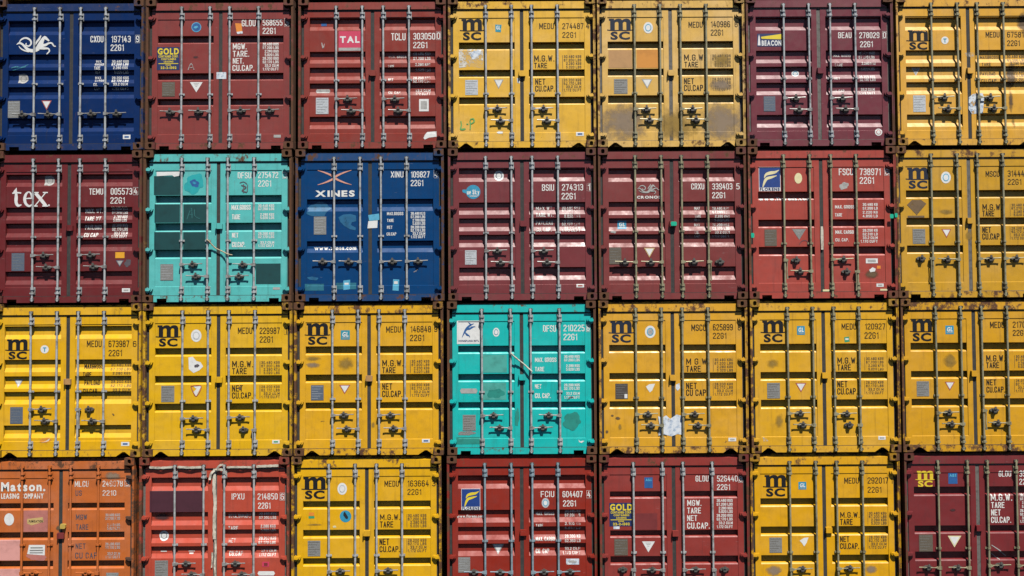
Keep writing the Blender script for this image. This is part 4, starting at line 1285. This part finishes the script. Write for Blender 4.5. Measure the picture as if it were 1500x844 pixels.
C[3, 2] = dict(rgb=(230, 179, 20), shape='A', bands=[(262, 306), (405, 451), (548, 594)], bars=[217, 350, 457, 592], ymid=430, midz=535, lock=(408, 427), sill='tri',
    handles=[(0, 1, 628), (1, -1, 685), (2, 1, 622), (3, -2, 685)], ink='brown_ink', rust=0.08, frust=0.5,
    label='bright yellow container with a torn white sticker on its left door middle',
    items=[('msc', (82, 146, 209, 253), 'black_ink'), ('oval', (290, 200, 27, 32), BV), ('quad', [(250, 312), (272, 308), (290, 330), (312, 336), (326, 358), (306, 378), (276, 392), (252, 372)], 'white'), ('blob', (293, 355, 12, 9), 'slate_ink', 'label_print'),
        ('plate', (110, 458, 177, 541), 'plate_grey', 'plate_brown'), ('quad', [(276, 462), (316, 459), (290, 513), (276, 490), (292, 474)], 'white', 'warning_label'), ('stroke', [[(0, 1, .08), (.5, 0, .08), (1, 1, .08), (0, 1, .08)]], (262, 460, 316, 512), 'red_border', 'warning_label'),
        ('serial', [('MEDU', (505, 158, 578, 190)), ('229987', (617, 158, 720, 190)), ('1', (748, 158, 759, 190)), ('22G1', (617, 203, 685, 235))]), ('boxed', (748, 158, 759, 190)),
        *msc_head([(475, 330, 583, 362), (475, 367, 550, 397), (475, 455, 530, 487), (475, 492, 580, 523)]), *figs(617, 720, (331, 397), (456, 521), 13, 'faded_ink'), ('tag', (682, 737, 720, 755), 'label_green'), ('quad', [(500, 458), (530, 462), (515, 485)], 'brown_smudge', 'wear_patch')])
C[3, 3] = dict(rgb=(228, 171, 20), shape='A', bands=[(253, 299), (398, 442), (542, 584)], bars=[200, 332, 440, 573], ymid=430, midz=524, lock=(390, 420), lock_mat='tan', sill='tri',
    handles=[(0, 1, 610), (1, -1, 680), (2, 1, 610), (3, -1, 678)], ink='brown_ink', rust=0.35, frust=0.6,
    label='yellow container with two faint smudges under the logo, left of the bright turquoise container',
    items=[('msc', (58, 136, 189, 244), 'black_ink'), ('gl', (243, 172, 290, 220), 'label_teal'), ('patch', (60, 305, 147, 335), 'smudge'), ('blob', (102, 352, 42, 15), 'dusty_patch', 'wear_patch'), ('patch', (218, 305, 315, 388), 'smudge'),
        ('plate', (90, 455, 155, 532), 'plate_blue', 'plate_silver'), ('tri', [(235, 453), (293, 453), (263, 501)], 'white', 'red_border'),
        ('serial', [('MEDU', (477, 152, 552, 183)), ('146848', (602, 150, 708, 182)), ('9', (725, 150, 742, 180)), ('22G1', (600, 195, 673, 227))]),
        *msc_head([(457, 325, 565, 357), (457, 362, 525, 392), (457, 445, 508, 477), (457, 483, 560, 515)]), *figs(600, 700, (325, 391), (446, 513), 13, 'faded_ink'), ('tag', (662, 732, 702, 750)),
        ('stroke', [[(0, .2, .1), (.5, .5, .2), (1, .3, .1)]], (135, 632, 165, 646), 'brown_smudge', 'wear_patch'), ('patch', (398, 637, 422, 680), 'smudge')])
C[3, 4] = dict(rgb=(26, 188, 182), shape='A', bands=[(250, 292), (395, 437), (540, 580)], bars=[197, 345, 450, 598], ymid=430, midz=488, lock=(405, 415),
    handles=[(0, 1, 612), (1, -1, 675), (3, -1, 610), (2, 1, 675)], ink='white_ink', rust=0.12, frust=0.9, fcol=(120, 80, 45), chalky=0.12,
    label='bright turquoise container with a white square bearing a blue bird figure',
    items=[('rect', (68, 123, 187, 242), 'white', 'logo_panel'),
        ('stroke', [[(.22, .22, .02), (.30, .40, .06), (.38, .56, .10), (.48, .70, .10), (.60, .80, .07), (.74, .86, .02)], [(.40, .58, .03), (.54, .62, .09), (.68, .70, .07), (.80, .72, .02)], [(.36, .44, .05), (.44, .34, .09), (.52, .30, .05), (.56, .22, .02)], [(.50, .92, .02), (.58, .84, .05), (.62, .74, .02)]], (68, 123, 187, 232), 'label_blue'),
        ('text', 'DONGFANG INTL', (74, 222, 182, 231), 'panel_navy', 1), ('oval', (270, 182, 17, 23), ['white', 'label_teal', 'white']),
        ('serial', [('DFSU', (512, 146, 578, 180)), ('210225', (617, 144, 725, 177)), ('8', (736, 146, 750, 176)), ('22G1', (617, 190, 687, 223))]), ('boxed', (737, 146, 749, 176)),
        ('weights', [('MAX. GROSS', (470, 313, 580, 335)), ('TARE', (470, 361, 517, 383)), ('NET', (470, 450, 503, 472)), ('CU. CAP.', (470, 496, 550, 521))]),
        ('figures', 620, 700, [300, 318, 348, 366, 447, 465, 490, 510], 14, 'white_ink'), ('patch', (200, 298, 325, 389), 'teal_patch'), ('patch', (195, 442, 322, 530), 'teal_patch'), ('blob', (268, 498, 40, 26), 'jade_patch'),
        ('quad', [(90, 472), (168, 472), (174, 484), (168, 497), (90, 497), (84, 484)], 'grey_label'), ('plate', (98, 608, 165, 688), 'plate_grey', 'plate_brown'), ('blob', (118, 702, 40, 12), 'plate_grey', 'wear_patch'), ('patch', (65, 722, 185, 758), 'jade_patch'),
        ('blob', (378, 620, 10, 50), 'jade_patch'), ('blob', (660, 640, 50, 40), 'jade_patch'), ('quad', [(694, 735), (702, 744), (716, 740), (724, 742), (710, 752), (697, 747)], 'white'), ('stroke', [[(0, 0, .1), (.5, .7, .15), (1, .5, .2)], [(.2, .2, .1), (.9, .8, .1)]], (635, 508, 668, 532), 'slate_ink', 'chalk_mark')])
C[3, 5] = dict(rgb=(222, 165, 48), shape='A', bands=[(245, 287), (390, 432), (535, 575)], bars=[218, 350, 458, 592], ymid=430, midz=518, lock=(408, 417), sill='tri', bar='olive_steel',
    handles=[(0, 1, 605), (1, -1, 662), (2, 1, 605), (3, -1, 662)], ink='brown_ink', rust=0.3, frust=0.45, chalky=0.25, streak=0.45,
    label='yellow container with crumpled white paper stuck across its lower door seam',
    items=[('msc', (75, 124, 206, 233), 'navy_ink'), ('oval', (290, 180, 27, 32), ['white', 'label_sky', 'grey_label']), ('plate', (110, 447, 175, 525), 'plate_dark', 'plate_grey'), ('rect', (157, 500, 172, 522), 'white', 'label_print', .0068), ('quad', [(268, 462), (284, 450), (315, 447), (300, 482), (288, 492), (276, 476)], 'white', 'warning_label'),
        ('serial', [('MSCU', (502, 142, 577, 175)), ('625899', (613, 140, 715, 172)), ('8', (745, 142, 760, 172)), ('22G1', (613, 185, 682, 215))]),
        ('weights', [('M G W', (475, 317, 580, 348)), ('TARE', (475, 355, 550, 385)), ('NET', (475, 442, 530, 473)), ('CU CAP', (475, 477, 577, 509))]), *figs(613, 716, (317, 384), (442, 507), 13, 'faded_ink'),
        ('quad', [(330, 614), (350, 622), (372, 610), (392, 628), (425, 606), (456, 612), (462, 650), (452, 690), (464, 712), (430, 706), (400, 718), (362, 708), (332, 714), (338, 660)], 'paper'), ('tag', (692, 725, 732, 743), 'grey_label'), ('quad', [(422, 452), (440, 444), (443, 470), (430, 484), (420, 470)], 'paper'),
        ('blob', (95, 612, 8, 8), 'brown_smudge', 'wear_patch'), ('blob', (66, 695, 10, 12), 'brown_smudge', 'wear_patch'), ('blob', (122, 625, 14, 10), 'brown_smudge', 'wear_patch'), ('blob', (135, 670, 10, 20), 'smudge', 'wear_patch')])
C[3, 6] = dict(rgb=(224, 169, 38), shape='A', bands=[(240, 285), (385, 430), (528, 575)], bars=[228, 358, 467, 597], ymid=430, midz=513, lock=(417, 405), sill='tri', bar='olive_steel',
    handles=[(0, 1, 600), (1, -1, 660), (2, 1, 603), (3, -2, 660)], ink='brown_ink', rust=0.2, frust=0.5, chalky=0.2, streak=0.45,
    label='yellow container with a tiny green sticker below its owner code',
    items=[('msc', (84, 122, 213, 231), 'black_ink'), ('gl', (272, 150, 313, 195), 'label_cyan'), ('quad', [(515, 208), (540, 204), (544, 230), (518, 234)], 'label_green'), ('rect', (521, 213, 538, 222), 'white', 'label_print', .003),
        ('serial', [('MEDU', (502, 137, 578, 168)), ('120927', (622, 137, 727, 167)), ('7', (747, 137, 762, 168)), ('22G1', (620, 182, 692, 215))]),
        *msc_head([(480, 312, 583, 343), (480, 348, 550, 378), (480, 433, 532, 465), (480, 470, 583, 502)]), *figs(620, 718, (311, 378), (433, 500), 13, 'faded_ink'), ('plate', (118, 443, 185, 522), 'plate_grey', 'plate_brown'), ('tri', [(264, 443), (321, 443), (293, 492)], 'white', 'red_border'),
        ('patch', (155, 592, 210, 680), 'smudge'), ('blob', (145, 345, 45, 25), 'smudge'), ('tag', (690, 717, 728, 735), 'grey_label'), ('quad', [(95, 722), (112, 728), (125, 742), (100, 744)], 'torn_paper')])
C[3, 7] = dict(rgb=(216, 159, 24), shape='A', bands=[(235, 281), (380, 422), (523, 568)], bars=[290, 420, 527, 657], ymid=430, midz=506, lock=(482, 395), sill='tri', bar='olive_steel', gk='rubber',
    handles=[(0, 1, 597), (1, -1, 655), (2, 2, 585), (3, -1, 650)], ink='brown_ink', rust=0.55, frust=0.7, streak=0.5,
    label='rust-flecked yellow container with a dull diamond stain between its left door bars',
    items=[('msc', (148, 116, 276, 226), 'black_ink'), ('gl', (333, 148, 377, 192), 'label_cyan'), ('quad', [(308, 330), (352, 283), (402, 330), (356, 376)], 'smudge', 'wear_patch'), ('plate', (185, 435, 250, 511), 'plate_grey', 'plate_brown'), ('tri', [(330, 437), (383, 437), (356, 483)], 'white', 'red_border'),
        ('serial', [('MEDU', (563, 128, 637, 160)), ('217034', (680, 127, 783, 158)), ('5', (805, 127, 820, 158)), ('22G1', (680, 170, 748, 200))]),
        *msc_head([(543, 300, 640, 332), (543, 337, 610, 366), (545, 425, 595, 455), (545, 462, 640, 492)]), *figs(688, 785, (300, 365), (425, 490), 13, 'faded_ink')])
# ---------------------------------------------------------------- bottom row
C[4, 1] = dict(rgb=(198, 108, 54), shape='A', bands=[(365, 413), (555, 608), (742, 796)], bars=[143, 322, 460, 640], ymid=500, midz=638, lock=(400, 580), bar='paint', fit='paint',
    handles=[(0, 1, 826), (3, -1, 825), (1, -1, 895), (2, 1, 895)], ink='white_ink', rust=0.3, frust=0.45, lock_mat='brick', hinge='rusty_iron', chalky=0.4,
    label='orange brown container with pinkish patches and orange painted door bars',
    items=[('text', 'Matson.', (8, 230, 297, 285), 'white_ink', 1), ('text', 'LEASING COMPANY', (8, 304, 286, 335), 'white_ink', 1), ('serial', [('MLCU', (490, 222, 580, 260)), ('249978', (672, 220, 803, 258)), ('3', (822, 219, 845, 254)), ('2210', (672, 283, 760, 318))], 'worn_white_ink'), ('boxed', (822, 219, 845, 254), 'worn_white_ink'),
        ('weights', [('US', (495, 283, 535, 318)), ('MGW', (497, 440, 570, 475)), ('TARE', (497, 505, 578, 540)), ('NET', (495, 630, 560, 665)), ('CU CAP', (492, 690, 636, 728))], 'slate_ink'),
        ('figures', 690, 785, [435, 458, 500, 523, 625, 648, 688, 710], 18, 'chalk'), ('oval', (60, 473, 32, 40), ['white', None, None]), ('patch', (155, 415, 312, 554), 'pink_patch'), ('patch', (-60, 608, 130, 741), 'pale_pink_patch'), ('patch', (-60, 798, 130, 900), 'pale_pink_patch'), ('blob', (240, 720, 60, 24), 'pink_patch'), ('blob', (740, 190, 60, 30), 'dusty_patch', 'wear_patch'),
        ('quad', [(178, 470), (280, 458), (286, 490), (205, 512), (178, 500)], 'tan_label'), ('text', 'FUMIGATION', (190, 478, 280, 492), 'black', 1, 'label_lettering'), ('quad', [(190, 640), (295, 640), (293, 708), (178, 700)], 'white'),
        ('rect', (200, 655, 280, 662), 'plate_grey', 'label_print', .003), ('rect', (195, 672, 284, 679), 'plate_grey', 'label_print', .003), ('rect', (195, 688, 280, 694), 'plate_grey', 'label_print', .003), ('plate', (695, 822, 775, 900), 'plate_grey', 'plate_silver'),
        ('solid', (402, 500, 436, 530), 0.020, 0.068, 'padlock', 'brass'), ('blob', (385, 528, 20, 18), 'brown_smudge', 'wear_patch')])
C[4, 2] = dict(rgb=(186, 80, 62), shape='B', bands=[(203, 287), (425, 512), (540, 627), (648, 727), (880, 966)], bars=[272, 460, 595, 788], ymid=500, midz=637, lock=None, gk='pale_rubber',
    handles=[(0, 1, 765), (1, -1, 835), (2, 1, 765), (3, -1, 835)], ink='white_ink', rust=0.12, frust=0.45,
    label='coral red container with a white gasket peeling off down the door seam',
    items=[('serial', [('IPXU', (645, 303, 728, 343)), ('214850', (815, 303, 945, 343)), ('6', (968, 304, 990, 343)), ('22G1', (818, 363, 898, 403))]), ('boxed', (968, 304, 990, 343)),
        ('weights', [('MAX.GROSS', (622, 441, 765, 466)), ('TARE', (622, 517, 687, 544)), ('NET', (622, 600, 670, 626)), ('CU.CAP.', (625, 684, 722, 713))], 'worn_white_ink', 1),
        ('figures', 820, 932, [428, 456, 508, 535, 590, 615, 671, 697], 18, 'worn_white_ink'), ('patch', (110, 287, 452, 424), 'plum_patch'), ('patch', (110, 428, 258, 492), 'dark_smudge'),
        ('oval', (197, 583, 31, 33), ['white', 'plate_grey', 'white']), ('plate', (143, 742, 228, 850), 'plate_grey', 'plate_brown'), ('quad', [(822, 812), (920, 812), (928, 826), (920, 840), (822, 840), (814, 826)], 'white'), ('rect', (845, 750, 890, 782), 'label_pink'), ('rect', (856, 757, 880, 776), 'brick_patch', 'label_print', .003),
        ('rect', (175, 683, 215, 688), 'white_ink', 'label_print'), ('rect', (358, 682, 398, 686), 'white_ink', 'label_print'), ('rect', (363, 693, 390, 702), 'white_ink', 'label_print'),
        ('text', '.', (212, 508, 218, 514), 'dark_smudge', 1, 'chalk_mark')])
C[4, 3] = dict(rgb=(230, 175, 18), shape='A', bands=[(352, 407), (540, 597), (725, 780)], bars=[275, 447, 588, 755], ymid=500, midz=707, lock=(525, 563), sill='tri',
    handles=[(0, 1, 815), (1, -1, 892), (2, 1, 810), (3, -1, 892)], ink='brown_ink', rust=0.15, frust=0.5,
    label='bright yellow container with a round blue sticker marked by a black slash',
    items=[('msc', (97, 197, 269, 336), 'black_ink'), ('oval', (363, 273, 31, 39), BV), ('oval', (385, 453, 38, 39), ['label_cyan', None, None]), ('quad', [(372, 430), (380, 422), (402, 458), (398, 472), (386, 468), (370, 445)], 'black', 'label_print', .0028), ('rect', (145, 428, 180, 450), 'label_orange'), ('rect', (143, 452, 182, 467), 'label_green'),
        ('plate', (138, 613, 220, 713), 'plate_grey', 'plate_brown'), ('serial', [('MEDU', (640, 220, 733, 258)), ('163664', (790, 218, 930, 257)), ('3', (955, 217, 977, 255)), ('22G1', (790, 275, 880, 312))]),
        *msc_head([(610, 440, 742, 476), (610, 486, 697, 525), (608, 598, 670, 640), (608, 648, 740, 686)]), *figs(785, 914, (438, 524), (600, 686), 18, 'faded_ink'), ('rect', (105, 500, 255, 516), 'smudge', 'wear_patch'), ('quad', [(300, 518), (318, 512), (326, 526), (306, 528)], 'cream')])
C[4, 4] = dict(rgb=(146, 48, 28), shape='B', bands=[(188, 271), (410, 493), (520, 606), (630, 711), (862, 946)], bars=[293, 465, 602, 773], ymid=500, midz=612, lock=(545, 560), bar='blue_steel', fit='blue_steel',
    handles=[(0, -1, 820), (1, -1, 820), (2, 1, 820), (3, 1, 818)], ink='white_ink', rust=0.06, frust=0.4,
    label='deep rust red container with a blue square logo and a yellow swoosh',
    items=[*florens((140, 275, 259, 408), False), ('text', 'www.florens.com', (110, 447, 282, 463), 'white_ink', 1), ('serial', [('FCIU', (657, 288, 745, 327)), ('604407', (800, 288, 930, 328)), ('4', (969, 288, 990, 328)), ('22G1', (803, 348, 887, 388))]), ('boxed', (969, 288, 990, 328)),
        ('oval', (688, 365, 25, 32), ['plate_silver', 'label_sky', 'white']), ('weights', [('MAX. GROSS', (625, 427, 745, 448)), ('TARE', (625, 503, 672, 525)), ('MAX. CARGO', (625, 589, 748, 613)), ('CU. CAP', (625, 669, 713, 696))], 'worn_white_ink', 1),
        ('figures', 800, 917, [413, 439, 491, 521, 576, 603, 658, 684], 18, 'worn_white_ink', ['30.480 KG', '67.200 LB', '2.180 KG', '4.810 LB', '28.300 KG', '62.390 LB', '33.2 CU.M', '1.170 CUFT']), ('tri', [(338, 635), (419, 635), (378, 704)], 'white', 'grey_label'), ('plate', (115, 720, 196, 820), 'plate_grey', 'plate_silver'),
        ('rect', (823, 730, 908, 768), 'paper'), ('blob', (865, 749, 26, 9), 'grey_label', 'label_print')])
C[4, 5] = dict(rgb=(148, 60, 54), shape='A', bands=[(288, 337), (543, 592), (712, 770)], bars=[262, 453, 587, 778], ymid=500, midz=688, lock=(535, 565), bar='galvanised',
    handles=[(0, -2, 803), (1, -1, 805), (2, 1, 803), (3, 2, 803)], ink='white_ink', rust=0.08, frust=0.5,
    label='red container with a navy panel in yellow lettering above a small white tag',
    items=[*gold((100, 365, 256, 518)), ('rect', (128, 519, 168, 536), 'paper'), ('rect', (330, 198, 385, 268), 'label_blue', 'inspection_sticker'), ('text', 'ABS', (338, 206, 377, 222), 'label_sky', 1, 'sticker_lettering'),
        ('serial', [('GLDU', (665, 187, 750, 225)), ('526440', (805, 187, 940, 225)), ('8', (957, 190, 977, 226)), ('22G1', (805, 243, 890, 280))]), ('boxed', (957, 190, 977, 226), 'worn_white_ink'),
        ('weights', [('MGW.', (610, 346, 703, 384)), ('TARE', (610, 396, 700, 434)), ('NET', (610, 446, 675, 483)), ('CU.CAP.', (610, 494, 757, 533))]), ('figures', 803, 907, [340, 365, 390, 413, 438, 462, 487, 512], 18, 'white_ink'),
        ('patch', (275, 434, 415, 540), 'brick_patch'), ('plate', (133, 600, 222, 708), 'plate_brown', 'plate_grey'), ('tri', [(315, 617), (399, 617), (356, 688)])])
C[4, 6] = dict(rgb=(226, 167, 18), shape='A', bands=[(333, 390), (518, 580), (705, 764)], bars=[303, 475, 612, 780], ymid=500, midz=685, lock=(555, 543), sill='tri', bar='olive_steel',
    handles=[(0, 1, 800), (1, -1, 878), (2, 1, 795), (3, -1, 875)], ink='brown_ink', rust=0.2, frust=0.55, streak=0.4,
    label='golden yellow container with a peeled white flake beside its riveted data plate',
    items=[('msc', (122, 182, 288, 320), 'black_ink'), ('gl', (355, 228, 407, 277), 'label_cyan'), ('serial', [('MEDU', (655, 200, 750, 238)), ('292017', (808, 198, 943, 238)), ('1', (973, 200, 982, 238)), ('22G1', (808, 260, 898, 298))]),
        *msc_head([(628, 425, 755, 461), (628, 470, 710, 508), (628, 583, 688, 620), (628, 628, 752, 666)]), *figs(808, 932, (424, 506), (580, 664), 17, 'faded_ink'), ('plate', (165, 592, 248, 690), 'plate_grey', 'plate_brown'), ('quad', [(363, 612), (392, 594), (421, 590), (408, 628), (392, 650), (380, 630)], 'white', 'warning_label'),
        ('blob', (190, 810, 60, 36), 'dusty_patch', 'wear_patch'), ('blob', (830, 800, 50, 30), 'dusty_patch', 'wear_patch')])
C[4, 7] = dict(rgb=(124, 50, 52), shape='A', bands=[(258, 319), (512, 567), (682, 744)], bars=[338, 530, 660, 850], ymid=500, midz=660, lock=(600, 530), bar='olive_steel', gk='pale_rubber',
    handles=[(0, -1, 790), (1, -1, 790), (2, 1, 775), (3, 1, 775)], ink='white_ink', rust=0.06, frust=0.55,
    label='maroon container with the stacked two-line logo painted yellow',
    items=[('msc', (182, 155, 310, 258), 'yellow_ink'), ('rect', (397, 168, 458, 240), 'label_blue', 'inspection_sticker'), ('text', 'ABS', (404, 176, 450, 194), 'label_sky', 1, 'sticker_lettering'), ('serial', [('GLDU', (727, 155, 808, 193)), ('352147', (862, 153, 995, 193)), ('22G1', (862, 207, 946, 245))]),
        ('weights', [('M.G.W.', (675, 308, 815, 350)), ('TARE', (678, 360, 765, 398)), ('NET', (678, 408, 740, 447)), ('CU.CAP.', (678, 456, 808, 495))]), ('figures', 868, 960, [306, 330, 355, 380, 406, 430, 455, 478], 17, 'white_ink'), ('rule', (862, 306, 866, 496), 'white_ink'),
        ('patch', (405, 400, 455, 425), 'dark_smudge'), ('plate', (205, 572, 297, 682), 'plate_brown', 'plate_grey'), ('tri', [(394, 580), (483, 580), (438, 656)], 'white', 'cream'), ('stroke', [[(0, 1, .04), (.5, .7, .05), (1, .35, .04)], [(.1, .5, .04), (.5, .2, .04)]], (680, 640, 790, 760), 'chalk', 'chalk_mark')])

PGAIN = 1.0


def materials_for(key, s):
    n = '%d_%d' % key
    rgb = alb(s['rgb'], PGAIN)
    seed = key[0] * 7.3 + key[1] * 3.7
    ck = s.get('chalky', 0.14)
    yel = s['rgb'][1] > 140 and s['rgb'][2] < 120
    rough = (0.46 if yel else 0.42) + 0.07 * math.sin(key[0] * 2.1 + key[1] * 4.7)
    s['paint'] = paint('paint_' + n, rgb, rough, ck, s.get('rust', 0.15), s.get('streak', 0.40), False, seed, spec=s.get('spec', 0.42))
    fr = s.get('frust', 0.55)
    fc = alb(s['fcol'], PGAIN) if 'fcol' in s else tuple(v * 0.85 for v in rgb)
    s['frame_paint'] = paint('post_paint_' + n, fc, 0.55, ck, fr, 0.4, True, seed + 1.1)
    s['rail'] = paint('rail_paint_' + n, rgb, 0.5, ck, 0.06 + s.get('rust', 0.15) * 0.8, 0.55, True, seed + 2.2)
    s['casting'] = paint('casting_paint_' + n, tuple(v * 0.62 for v in fc), 0.6, ck, min(1.0, fr * 0.7 + 0.22), 0.5, True, seed + 3.3)
    b = s.get('bar', 'galvanised')
    s['bar'] = s['paint'] if b == 'paint' else M(b)
    f = s.get('fit', 'galvanised' if b == 'galvanised' else b)
    s['fit'] = s['paint'] if f == 'paint' else M(f)
    s['handle'] = s['paint'] if f == 'paint' else M('worn_steel' if f == 'galvanised' else f)
    s['catch'] = s['paint'] if f == 'paint' else M('dark_catch')
    s['gasket'] = M(s.get('gk', 'rubber'))
    lm = s.get('lock_mat')
    if lm:
        s['lock_mat'] = M('tan_patch' if lm == 'tan' else 'brick_patch')
    elif 'lock_mat' in s:
        s.pop('lock_mat')
    if isinstance(s.get('hinge'), str):
        s['hinge'] = M(s['hinge'])


BUILT = {}
GROUP = 'shipping containers stacked four high'
for key in sorted(C):
    s = C[key]
    materials_for(key, s)
    c = Container(key[0], key[1], XC[key[0]][key[1] - 1], crop_for(*key), s)
    c.root['label'] = s['label']
    c.root['category'] = 'container'
    c.root['group'] = GROUP
    c.build()
    BUILT[key] = c

# peeling white weather strip of the coral container: parts of it
c = BUILT[4, 2]


def strip_part(pts, w, name, y=0.050, t=0.010):
    """a limp flat strip through crop points"""
    p = catmull([(*c.loc(px, py, y), 0.0) for px, py in pts], 5)
    b = MB()
    n = len(p)
    vs = []
    for i, (x, z, _) in enumerate(p):
        a, d = p[max(0, i - 1)], p[min(n - 1, i + 1)]
        tx, tz = d[0] - a[0], d[1] - a[1]
        L = math.hypot(tx, tz) or 1
        ww = w * (0.85 + 0.3 * math.sin(i * 1.3) ** 2) / 2
        yo = y + 0.006 * math.sin(i * 0.9)
        vs += [(x - tz / L * ww, yo, z + tx / L * ww), (x + tz / L * ww, yo, z - tx / L * ww), (x + tz / L * ww, yo + t, z - tx / L * ww), (x - tz / L * ww, yo + t, z + tx / L * ww)]
    fs = []
    for i in range(n - 1):
        for k in range(4):
            fs.append((4 * i + k, 4 * i + (k + 1) % 4, 4 * i + 4 + (k + 1) % 4, 4 * i + 4 + k))
    fs += [(0, 1, 2, 3), (4 * n - 1, 4 * n - 2, 4 * n - 3, 4 * n - 4)]
    b.add(vs, fs)
    return obj(name, b.mesh(name), M('white_plastic'), c.root)


strip_part([(533, 142), (530, 260), (536, 380), (530, 500), (532, 602)], 0.050, 'loose_gasket')
strip_part([(536, 604), (540, 680), (534, 760), (538, 850)], 0.030, 'loose_gasket')
strip_part([(516, 690), (518, 740), (512, 790)], 0.022, 'loose_gasket')
strip_part([(106, 133), (180, 136), (262, 131)], 0.034, 'loose_gasket', 0.026)
strip_part([(290, 131), (370, 134), (452, 132)], 0.034, 'loose_gasket', 0.026)
strip_part([(612, 133), (700, 131), (778, 133)], 0.030, 'loose_gasket', 0.026)
strip_part([(806, 128), (880, 124), (950, 122)], 0.038, 'loose_gasket', 0.026)
strip_part([(500, 215), (512, 172), (545, 148), (590, 152), (606, 182)], 0.036, 'loose_gasket', 0.030)
strip_part([(540, 150), (566, 120), (590, 118)], 0.030, 'loose_gasket', 0.018)


# ropes tied across the door bars: things of their own
def line_thing(name, label, cat, c, pts, r, mat, ys):
    b = MB()
    p = catmull([(*c.loc(px, py, y), y) for (px, py), y in zip(pts, ys)], 6)
    rr = [r * (0.8 + 0.4 * ((i * 37) % 7) / 7.0) for i in range(len(p))]
    x0, z0 = p[0][0] + c.x, p[0][1] + c.z
    b.tube([(x + c.x - x0, y, z + c.z - z0) for x, z, y in p], rr, 8)
    o = obj(name, b.mesh(name, True), M(mat), None, (x0, 0, z0))
    o['label'] = label
    o['category'] = cat
    return o


line_thing('rope', 'frayed tan rope tied between two door bars of the patched teal container', 'rope', BUILT[2, 2],
           [(350, 488), (362, 497), (378, 515), (400, 535), (430, 549), (462, 565), (486, 570)], 0.010, 'rope_fibre', [0.000, -0.004, 0.02, 0.035, 0.03, 0.000, 0.004])
line_thing('strap', 'thin white strap slanting between door bars of the turquoise container', 'strap', BUILT[3, 4],
           [(345, 288), (358, 302), (385, 325), (412, 346), (440, 372), (455, 385)], 0.012, 'white_plastic', [0.000, -0.006, 0.01, 0.02, 0.004, -0.004])

# ------------------------------------------------------------------ neighbours just outside the picture
def neighbour(src, x, row, label):
    """copy of a container with its plain parts only (no lettering)"""
    PLAIN = {'corner_post', 'corner_casting', 'header', 'sill', 'body', 'door', 'door_gasket', 'locking_bar', 'bar_keeper'}
    r = src.root.copy()
    COL.objects.link(r)
    r.location = (x, 0, (4 - row) * ROWH)
    r['label'] = label
    base = lambda o: o.name.split('.')[0]
    for ch in list(src.root.children):
        if base(ch) not in PLAIN:
            continue
        q = ch.copy()
        COL.objects.link(q)
        q.parent = r
        for g in list(ch.children):
            if base(g) in PLAIN:
                w = g.copy()
                COL.objects.link(w)
                w.parent = q
    return r


ABOVE = [((3, 1), 'yellow container whose sill edge shows above the navy container with the sea horse'), ((4, 5), 'red container in the row above the dull red container with the navy panel'), ((2, 4), 'maroon container in the row above the container with the pink logo panel'),
         ((1, 3), 'brown red container in the row above the pale yellow scrawled container'), ((3, 5), 'yellow container in the row above the faded sandy yellow container'), ((1, 6), 'purplish container in the row above the lighthouse logo container'), ((3, 6), 'yellow container in the row above the orange yellow five-rib container')]
for i, (k, lb) in enumerate(ABOVE):
    neighbour(BUILT[k], XC[1][i] + (0.006 if i % 2 else -0.005), 0, lb)
SIDES = [(1, 3), (3, 2), (2, 1), (3, 3)], [(2, 4), (1, 1), (4, 5), (3, 6)]
ROWN = ['top', 'second', 'third', 'bottom']
for r_ in range(4):
    neighbour(BUILT[SIDES[0][r_]], XC[r_ + 1][0] - 2.455, r_ + 1, 'container past the picture edge beside the first one of the %s row' % ROWN[r_])
    neighbour(BUILT[SIDES[1][r_]], XC[r_ + 1][6] + 2.455, r_ + 1, 'container past the picture edge beside the last one of the %s row' % ROWN[r_])

# ------------------------------------------------------------------ ground
m, nt, b = new_mat('yard_asphalt')
g = nt.nodes.new('ShaderNodeNewGeometry').outputs['Position']
c1 = mixc(nt, ramp(nt, noise(nt, g, 0.35, 8, 0.65), 0.35, 0.7), (0.065, 0.062, 0.06), (0.04, 0.038, 0.037))
c1 = mixc(nt, ramp(nt, noise(nt, g, 9.0, 6, 0.7), 0.45, 0.7, 0.0, 0.5), c1, (0.03, 0.029, 0.027))
nt.links.new(c1, b.inputs['Base Color'])
b.inputs['Roughness'].default_value = 0.9
gb = MB().add([(-600, -600, 0), (600, -600, 0), (600, 600, 0), (-600, 600, 0)], [(0, 1, 2, 3)])
go = obj('ground', gb.mesh('ground'), m, None, (0, 0, -0.004))
go['kind'] = 'structure'

# ------------------------------------------------------------------ light
SUN = Vector((0.38, -1.0, 1.90)).normalized()         # towards the sun
elev = math.asin(SUN.z)
azim = math.atan2(SUN.x, SUN.y)
ld = bpy.data.lights.new('sun', 'SUN')
ld.energy = 5.0
ld.angle = R(0.5)
ld.color = (1.0, 0.965, 0.90)
lo = bpy.data.objects.new('sun', ld)
lo.rotation_euler = (-SUN).to_track_quat('-Z', 'Y').to_euler()
COL.objects.link(lo)
w = bpy.data.worlds.new('World')
scene.world = w
w.use_nodes = True
nt = w.node_tree
sky = nt.nodes.new('ShaderNodeTexSky')
sky.sky_type = 'NISHITA'
sky.sun_disc = False
sky.sun_elevation = elev
sky.sun_rotation = azim
sky.air_density = 0.6
sky.dust_density = 0.3
sky.ozone_density = 1.0
bg = nt.nodes['Background']
bg.inputs['Strength'].default_value = 0.05
nt.links.new(sky.outputs[0], bg.inputs['Color'])

vs_ = scene.view_settings
vs_.view_transform = 'Standard'
vs_.look = 'None'
vs_.exposure = 0.66
vs_.gamma = 1.0
vs_.use_curve_mapping = False
scene.cycles.max_bounces = 5
scene.cycles.diffuse_bounces = 0
scene.cycles.transparent_max_bounces = 8
